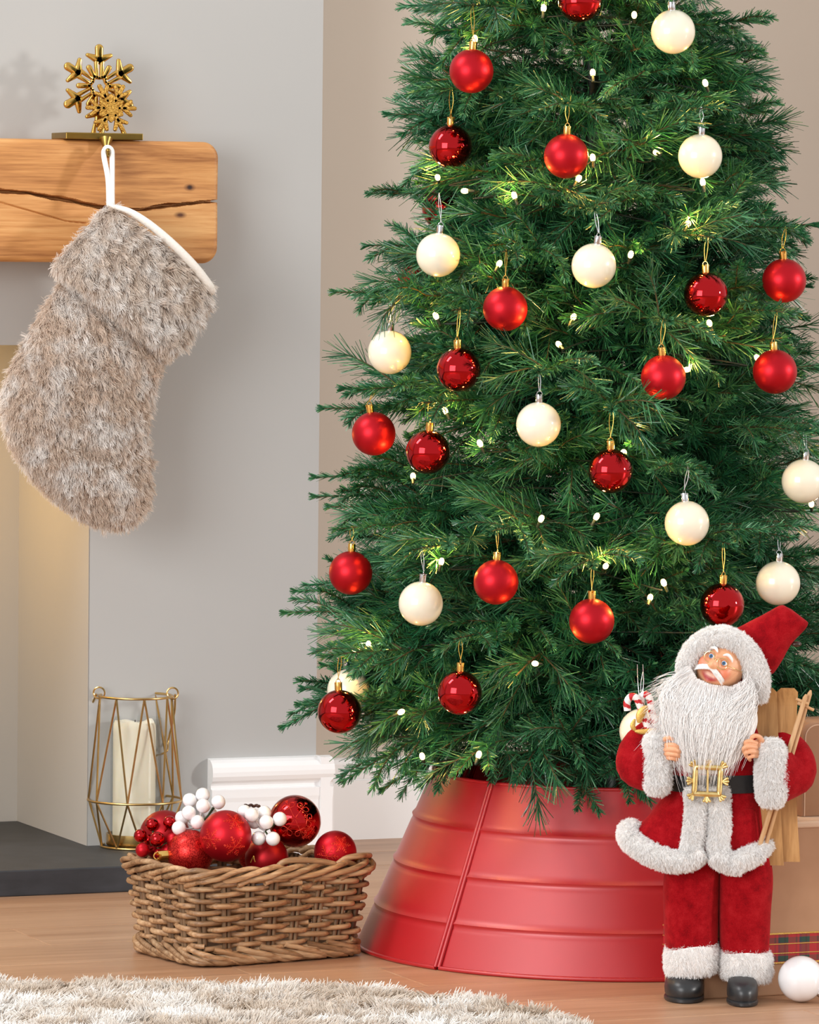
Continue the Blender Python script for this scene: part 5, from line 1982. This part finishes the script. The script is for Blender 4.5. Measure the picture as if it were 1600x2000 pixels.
# moustache and beard: soft core with long strands over it
mus = []
for s in (-1, 1):
    pth = smooth_path([Hd(0.0, -1.13, -0.29), Hd(0.20 * s, -1.10, -0.31), Hd(0.40 * s, -1.0, -0.36), Hd(0.56 * s, -0.90, -0.46)], 14)
    mus.append(tube(pth, HR * np.interp(np.linspace(0, 1, 14), [0, 0.3, 0.7, 1], [0.05, 0.085, 0.075, 0.03]), 12))
mo = obj('moustache', join(*mus), M['plush'], doll)
g3 = np.random.default_rng(77)
pts = []
for s in (-1, 1):
    for i in range(900):
        t0 = g3.uniform(0, 0.6)
        a = g3.uniform(-0.06, 0.06)
        L = g3.uniform(0.3, 0.6)
        q = []
        for t in np.linspace(0, 1, 6):
            x = min(1.25, t0 + t * L)
            base = A([0.56 * s * x, -1.14 + 0.26 * x * x, -0.27 - 0.05 * x - 0.16 * x * x])
            q.append(Hd(base[0], base[1] - 0.05 + g3.normal(0, 0.015), base[2] + a * (1 + t)))
        pts.append(q)
hair('strands', A(pts), 0.00022 * np.linspace(1, 0.3, 6), M['beard_hair'], mo)
rows = [(1330, 1322, 1470, 1372, -.006, .018), (1312, 1345, 1478, 1386, -.012, .026), (1292, 1380, 1480, 1412, -.020, .030), (1296, 1420, 1470, 1440, -.026, .028), (1312, 1462, 1452, 1474, -.032, .022), (1328, 1488, 1430, 1494, -.034, .014), (1342, 1508, 1412, 1512, -.036, .007)]
q = A(rings_px(rows))
q = smooth_path(q.reshape(len(q), -1), 26).reshape(26, -1, 3)
# keep the core behind the face opening
V, F = loft(list(q))
u_, v_, d_ = proj(V)
fx, fy = (u_ - 1402) / 48, (v_ - 1294) / 44
push = np.clip(1.35 - np.hypot(fx, fy), 0, 1)
V = V + FWD * (push * 0.045)[:, None]
be = obj('beard', (V, F), M['plush'], doll)
pts = []
nb_ = 14000
for i in range(nb_):
    # roots around the jaw line from cheek to cheek, layered
    a = g3.uniform(-1, 1)
    lay = g3.uniform(0, 1)
    jaw_u = np.interp(a, [-1, -0.5, 0, 0.5, 1], [1346, 1360, 1389, 1428, 1466])
    jaw_v = np.interp(a, [-1, -0.5, 0, 0.5, 1], [1298, 1324, 1336, 1340, 1322])
    jaw_v += lay * 55 * (1 - 0.3 * abs(a))
    if g3.random() < 0.22:
        jaw_v += g3.uniform(0, 70)
    y0_ = -.036 - 0.008 * (1 - a * a) - 0.006 * lay
    end_u = 1374 + a * (66 if a < 0 else 78) * g3.uniform(0.5, 1.1)
    end_v = g3.uniform(1420, 1496) - 30 * a * a + g3.normal(0, 10)
    if g3.random() < 0.05:
        end_v += g3.uniform(20, 75)
    if abs(a) > 0.8:
        end_v -= 20
    jaw_v = min(jaw_v, end_v - 40)
    bow = g3.normal(0, 6) + (a * 62 if a < 0 else a * 26)
    y1 = -.052 + g3.normal(0, 0.003)
    fr = []
    ph, am = g3.uniform(0, 6.28), g3.uniform(0.5, 4)
    wq = g3.uniform(3, 8)
    for t in np.linspace(0, 1, 9):
        uu = jaw_u * (1 - t) + end_u * t + bow * 4 * t * (1 - t) * 0.5 + am * math.sin(ph + t * wq)
        vv = jaw_v * (1 - t) + end_v * t
        yy = y0_ * (1 - t) + y1 * t - 0.016 * 4 * t * (1 - t) * (0.6 + 0.4 * lay) * (1 - 0.5 * abs(a))
        fr.append(S(uu, vv, yy))
    pts.append(fr)
for i in range(420):
    # stray wisps on the left, blown out
    fr = []
    u0, v0 = 1345 + g3.normal(0, 8), 1312 + g3.uniform(0, 80)
    u1, v1 = 1276 + g3.normal(0, 12), v0 + g3.uniform(0, 110)
    for t in np.linspace(0, 1, 9):
        fr.append(S(u0 * (1 - t) + u1 * t, v0 * (1 - t) + v1 * t - 24 * t * (1 - t), -.026 - 0.02 * t))
    pts.append(fr)
hair('strands', A(pts), 0.00024 * A([1, 1, 1, 1, 0.95, 0.9, 0.75, 0.55, 0.25]), M['beard_hair'], be)

# hat: plush brim framing the face, long red cone
brim = smooth_path([S(1340, 1336, -.018), S(1341, 1300, -.022), S(1358, 1268, -.026), S(1386, 1249, -.028), S(1416, 1246, -.028), S(1446, 1262, -.028), S(1468, 1292, -.027), S(1480, 1330, -.024), S(1482, 1366, -.018)], 44)
br_r = np.interp(np.linspace(0, 1, 44), [0, 0.15, 0.5, 0.85, 1], [12, 19, 22, 23, 15]) * SD / FPX
plush('hat_brim', tube(brim, br_r, 18), 37400, 0.0038, doll, seed=51)
crown = [rib(S(1350, 1300, .006), S(1470, 1350, .006), .024, TOC, 28, 0.95), rib(S(1368, 1262, .008), S(1488, 1326, .008), .030, TOC, 28, 0.95), rib(S(1398, 1240, .010), S(1500, 1318, .010), .031, TOC, 28, 0.95),
         rib(S(1438, 1227, .010), S(1512, 1314, .010), .027, TOC, 28, 0.95), rib(S(1470, 1211, .008), S(1529, 1288, .008), .023, TOC, 28, 0.95), rib(S(1502, 1194, .005), S(1548, 1256, .005), .018, TOC, 28, 0.9),
         rib(S(1526, 1182, .002), S(1572, 1230, .002), .013, TOC, 28, 0.85), rib(S(1538, 1186, .002), S(1579, 1218, .002), .008, TOC, 28, 0.8), rib(S(1546, 1190, .002), S(1576, 1213, .002), .003, TOC, 28, 0.8)]
q = A(crown)
q = smooth_path(q.reshape(len(q), -1), 34).reshape(34, -1, 3)
V, F = loft(list(q))
V = V + TOC * (value_noise(V, 80, 9) * 0.0028)[:, None]
obj('hat', (V, F), M['felt'], doll)
obj('hat_bell', sphere(S(1556, 1258, .004), 0.0052, 20, 12, (1.3, 1, 0.7)), simple('dark_bell', lin(52, 36, 30), lin(70, 50, 42), 0.3, scale=60), doll)

# ------------------------------------------------------------------ skis and poles held by the doll
M['ski'] = wood('honey_ski_wood', lin(156, 110, 62), lin(186, 138, 84), lin(204, 158, 104), 'z', 1.6, 0.5, bmp=0.1)
M['stick'] = wood('pale_stick_wood', lin(176, 132, 88), lin(198, 154, 108), lin(212, 172, 128), 'z', 1.6, 0.6, bmp=0.1)


def ski(label, pts, hw, y0_, y1_):
    """flat board with a rounded, slightly upturned tip"""
    k = SD / FPX
    n = 30
    L = smooth_path([S(u, v, y0_ + (y1_ - y0_) * i / (len(pts) - 1)) for i, (u, v) in enumerate(pts)], n)
    rings = []
    for i in range(n):
        t = i / (n - 1)
        dist = t * np.linalg.norm(L[-1] - L[0])
        w = hw[0] + (hw[1] - hw[0]) * t
        w = w * k
        rnd_ = 0.011
        if dist < rnd_:
            w = w * (0.62 + 0.38 * math.sqrt(max(0, 1 - (1 - dist / rnd_) ** 2)))
        th = 0.0017
        curl = 0.006 * max(0, 1 - t / 0.22) ** 2
        c = L[i] + FWD * -curl
        rings.append(A([c - RIGHT * w - TOC * th, c + RIGHT * w - TOC * th, c + RIGHT * w + TOC * th, c - RIGHT * w + TOC * th]))
    o = obj('ski', loft(rings), M['ski'], origin=S(*pts[-1], y1_), smooth=False)
    tag(o, label, 'ski', 'wooden skis under the doll\'s arm')
    return o


# shift the top rings closer together is not needed: tips are short
ski('left wooden ski under the doll\'s arm, nearer its white beard', [(1497, 1343), (1499, 1420), (1503, 1560), (1509, 1690)], (20, 22), -.010, -.016)
ski('right wooden ski under the doll\'s arm, beside the two thin poles', [(1538, 1343), (1536, 1420), (1537, 1560), (1545, 1683)], (21, 18), -.004, -.010)


def pole(label, a, b_, cross):
    t = thing('ski_pole', tuple(S(*b_)), label, 'ski pole', 'wooden ski poles')
    obj('shaft', tube([S(*a), S(a[0] + (b_[0] - a[0]) * 0.02, a[1] + (b_[1] - a[1]) * 0.02, a[2]), S(*b_)], [0.0012, 0.0030, 0.0030], 10), M['stick'], t)
    c, dx, dy = cross
    obj('crossbar', tube([S(c[0] - dx, c[1] - dy, c[2]), S(c[0] + dx, c[1] + dy, c[2])], 0.0020, 8), M['stick'], t)


pole('thin wooden ski pole whose point rises above the other, right of the skis', (1584, 1348, -.022), (1484, 1690, -.030), ((1574, 1380, -.024), 16, 7))
pole('thin wooden ski pole just left of the taller one, right of the skis', (1575, 1356, -.030), (1472, 1690, -.036), ((1567, 1370, -.030), 12, 5))

# ------------------------------------------------------------------ candy cane ornament
m, nt, b = new_mat('candy_stripe')
at = N(nt, 'ShaderNodeAttribute', attribute_name='run')
nt.links.new(ramp(nt, at.outputs['Fac'], [(0.49, lin(244, 240, 238)), (0.51, lin(196, 24, 36))]), b.inputs['Base Color'])
b.inputs['Roughness'].default_value = 0.3
b.inputs['Coat Weight'].default_value = 0.4
fz = noise(nt, coords(nt), 200)
bump(nt, fz, b, 0.05, 0.0005)
M['candy'] = m
M['gold_leaf'] = simple('gold_glitter_leaf', lin(206, 160, 76), lin(234, 196, 116), 0.4, 0.85, scale=900, bmp=0.5)
DC = -0.012
orn = thing('candy_cane_ornament', tuple(S(1250, 1395, DC)), 'red and white striped candy cane ornament with gold bow beside the doll\'s raised arm', 'ornament')
for pts, ph in (([(1226, 1388), (1225, 1372), (1232, 1361), (1243, 1363), (1250, 1378), (1259, 1402), (1268, 1428)], 0.0), ([(1250, 1374), (1254, 1360), (1262, 1357), (1269, 1364), (1272, 1384), (1277, 1404), (1283, 1428)], 0.4)):
    pth = smooth_path([S(u, v, DC + (0.006 if ph else -0.002)) for u, v in pts], 60)
    V, F = tube(pth, 7.2 * SD / FPX, 16)
    o = obj('candy_cane', (V, F), M['candy'], orn)
    run = np.zeros(len(V), np.float32)
    s = np.concatenate([[0], np.cumsum(np.linalg.norm(np.diff(pth, axis=0), axis=1))])
    for i in range(60):
        for j in range(16):
            x = (s[i] / 0.0125 + j / 16.0 + ph) % 1.0
            run[i * 16 + j] = 1.0 if x < 0.42 else 0.0
    a_ = o.data.attributes.new('run', 'FLOAT', 'POINT')
    a_.data.foreach_set('value', run)
for pts, w in (([(1248, 1412), (1252, 1394), (1264, 1379)], 8.5), ([(1240, 1404), (1236, 1418), (1242, 1428)], 5), ([(1240, 1428), (1258, 1429), (1282, 1424)], 5.5)):
    pth = smooth_path([S(u, v, DC - 0.010) for u, v in pts], 16)
    obj('gold_leaf', tube(pth, w * SD / FPX * np.sin(np.linspace(0.25, PI - 0.2, 16)) ** 0.7, 12, flat=0.4, ref=TOC), M['gold_leaf'], orn)
for u0, u1 in ((1249, 1246), (1256, 1257)):
    obj('thread', tube(smooth_path([S(u0, 1361, DC), S(u1, 1330, DC + 0.02), S(u1 - 1, 1298, DC + 0.05)], 12), 0.0005, 6), M['silver_thread'], orn)
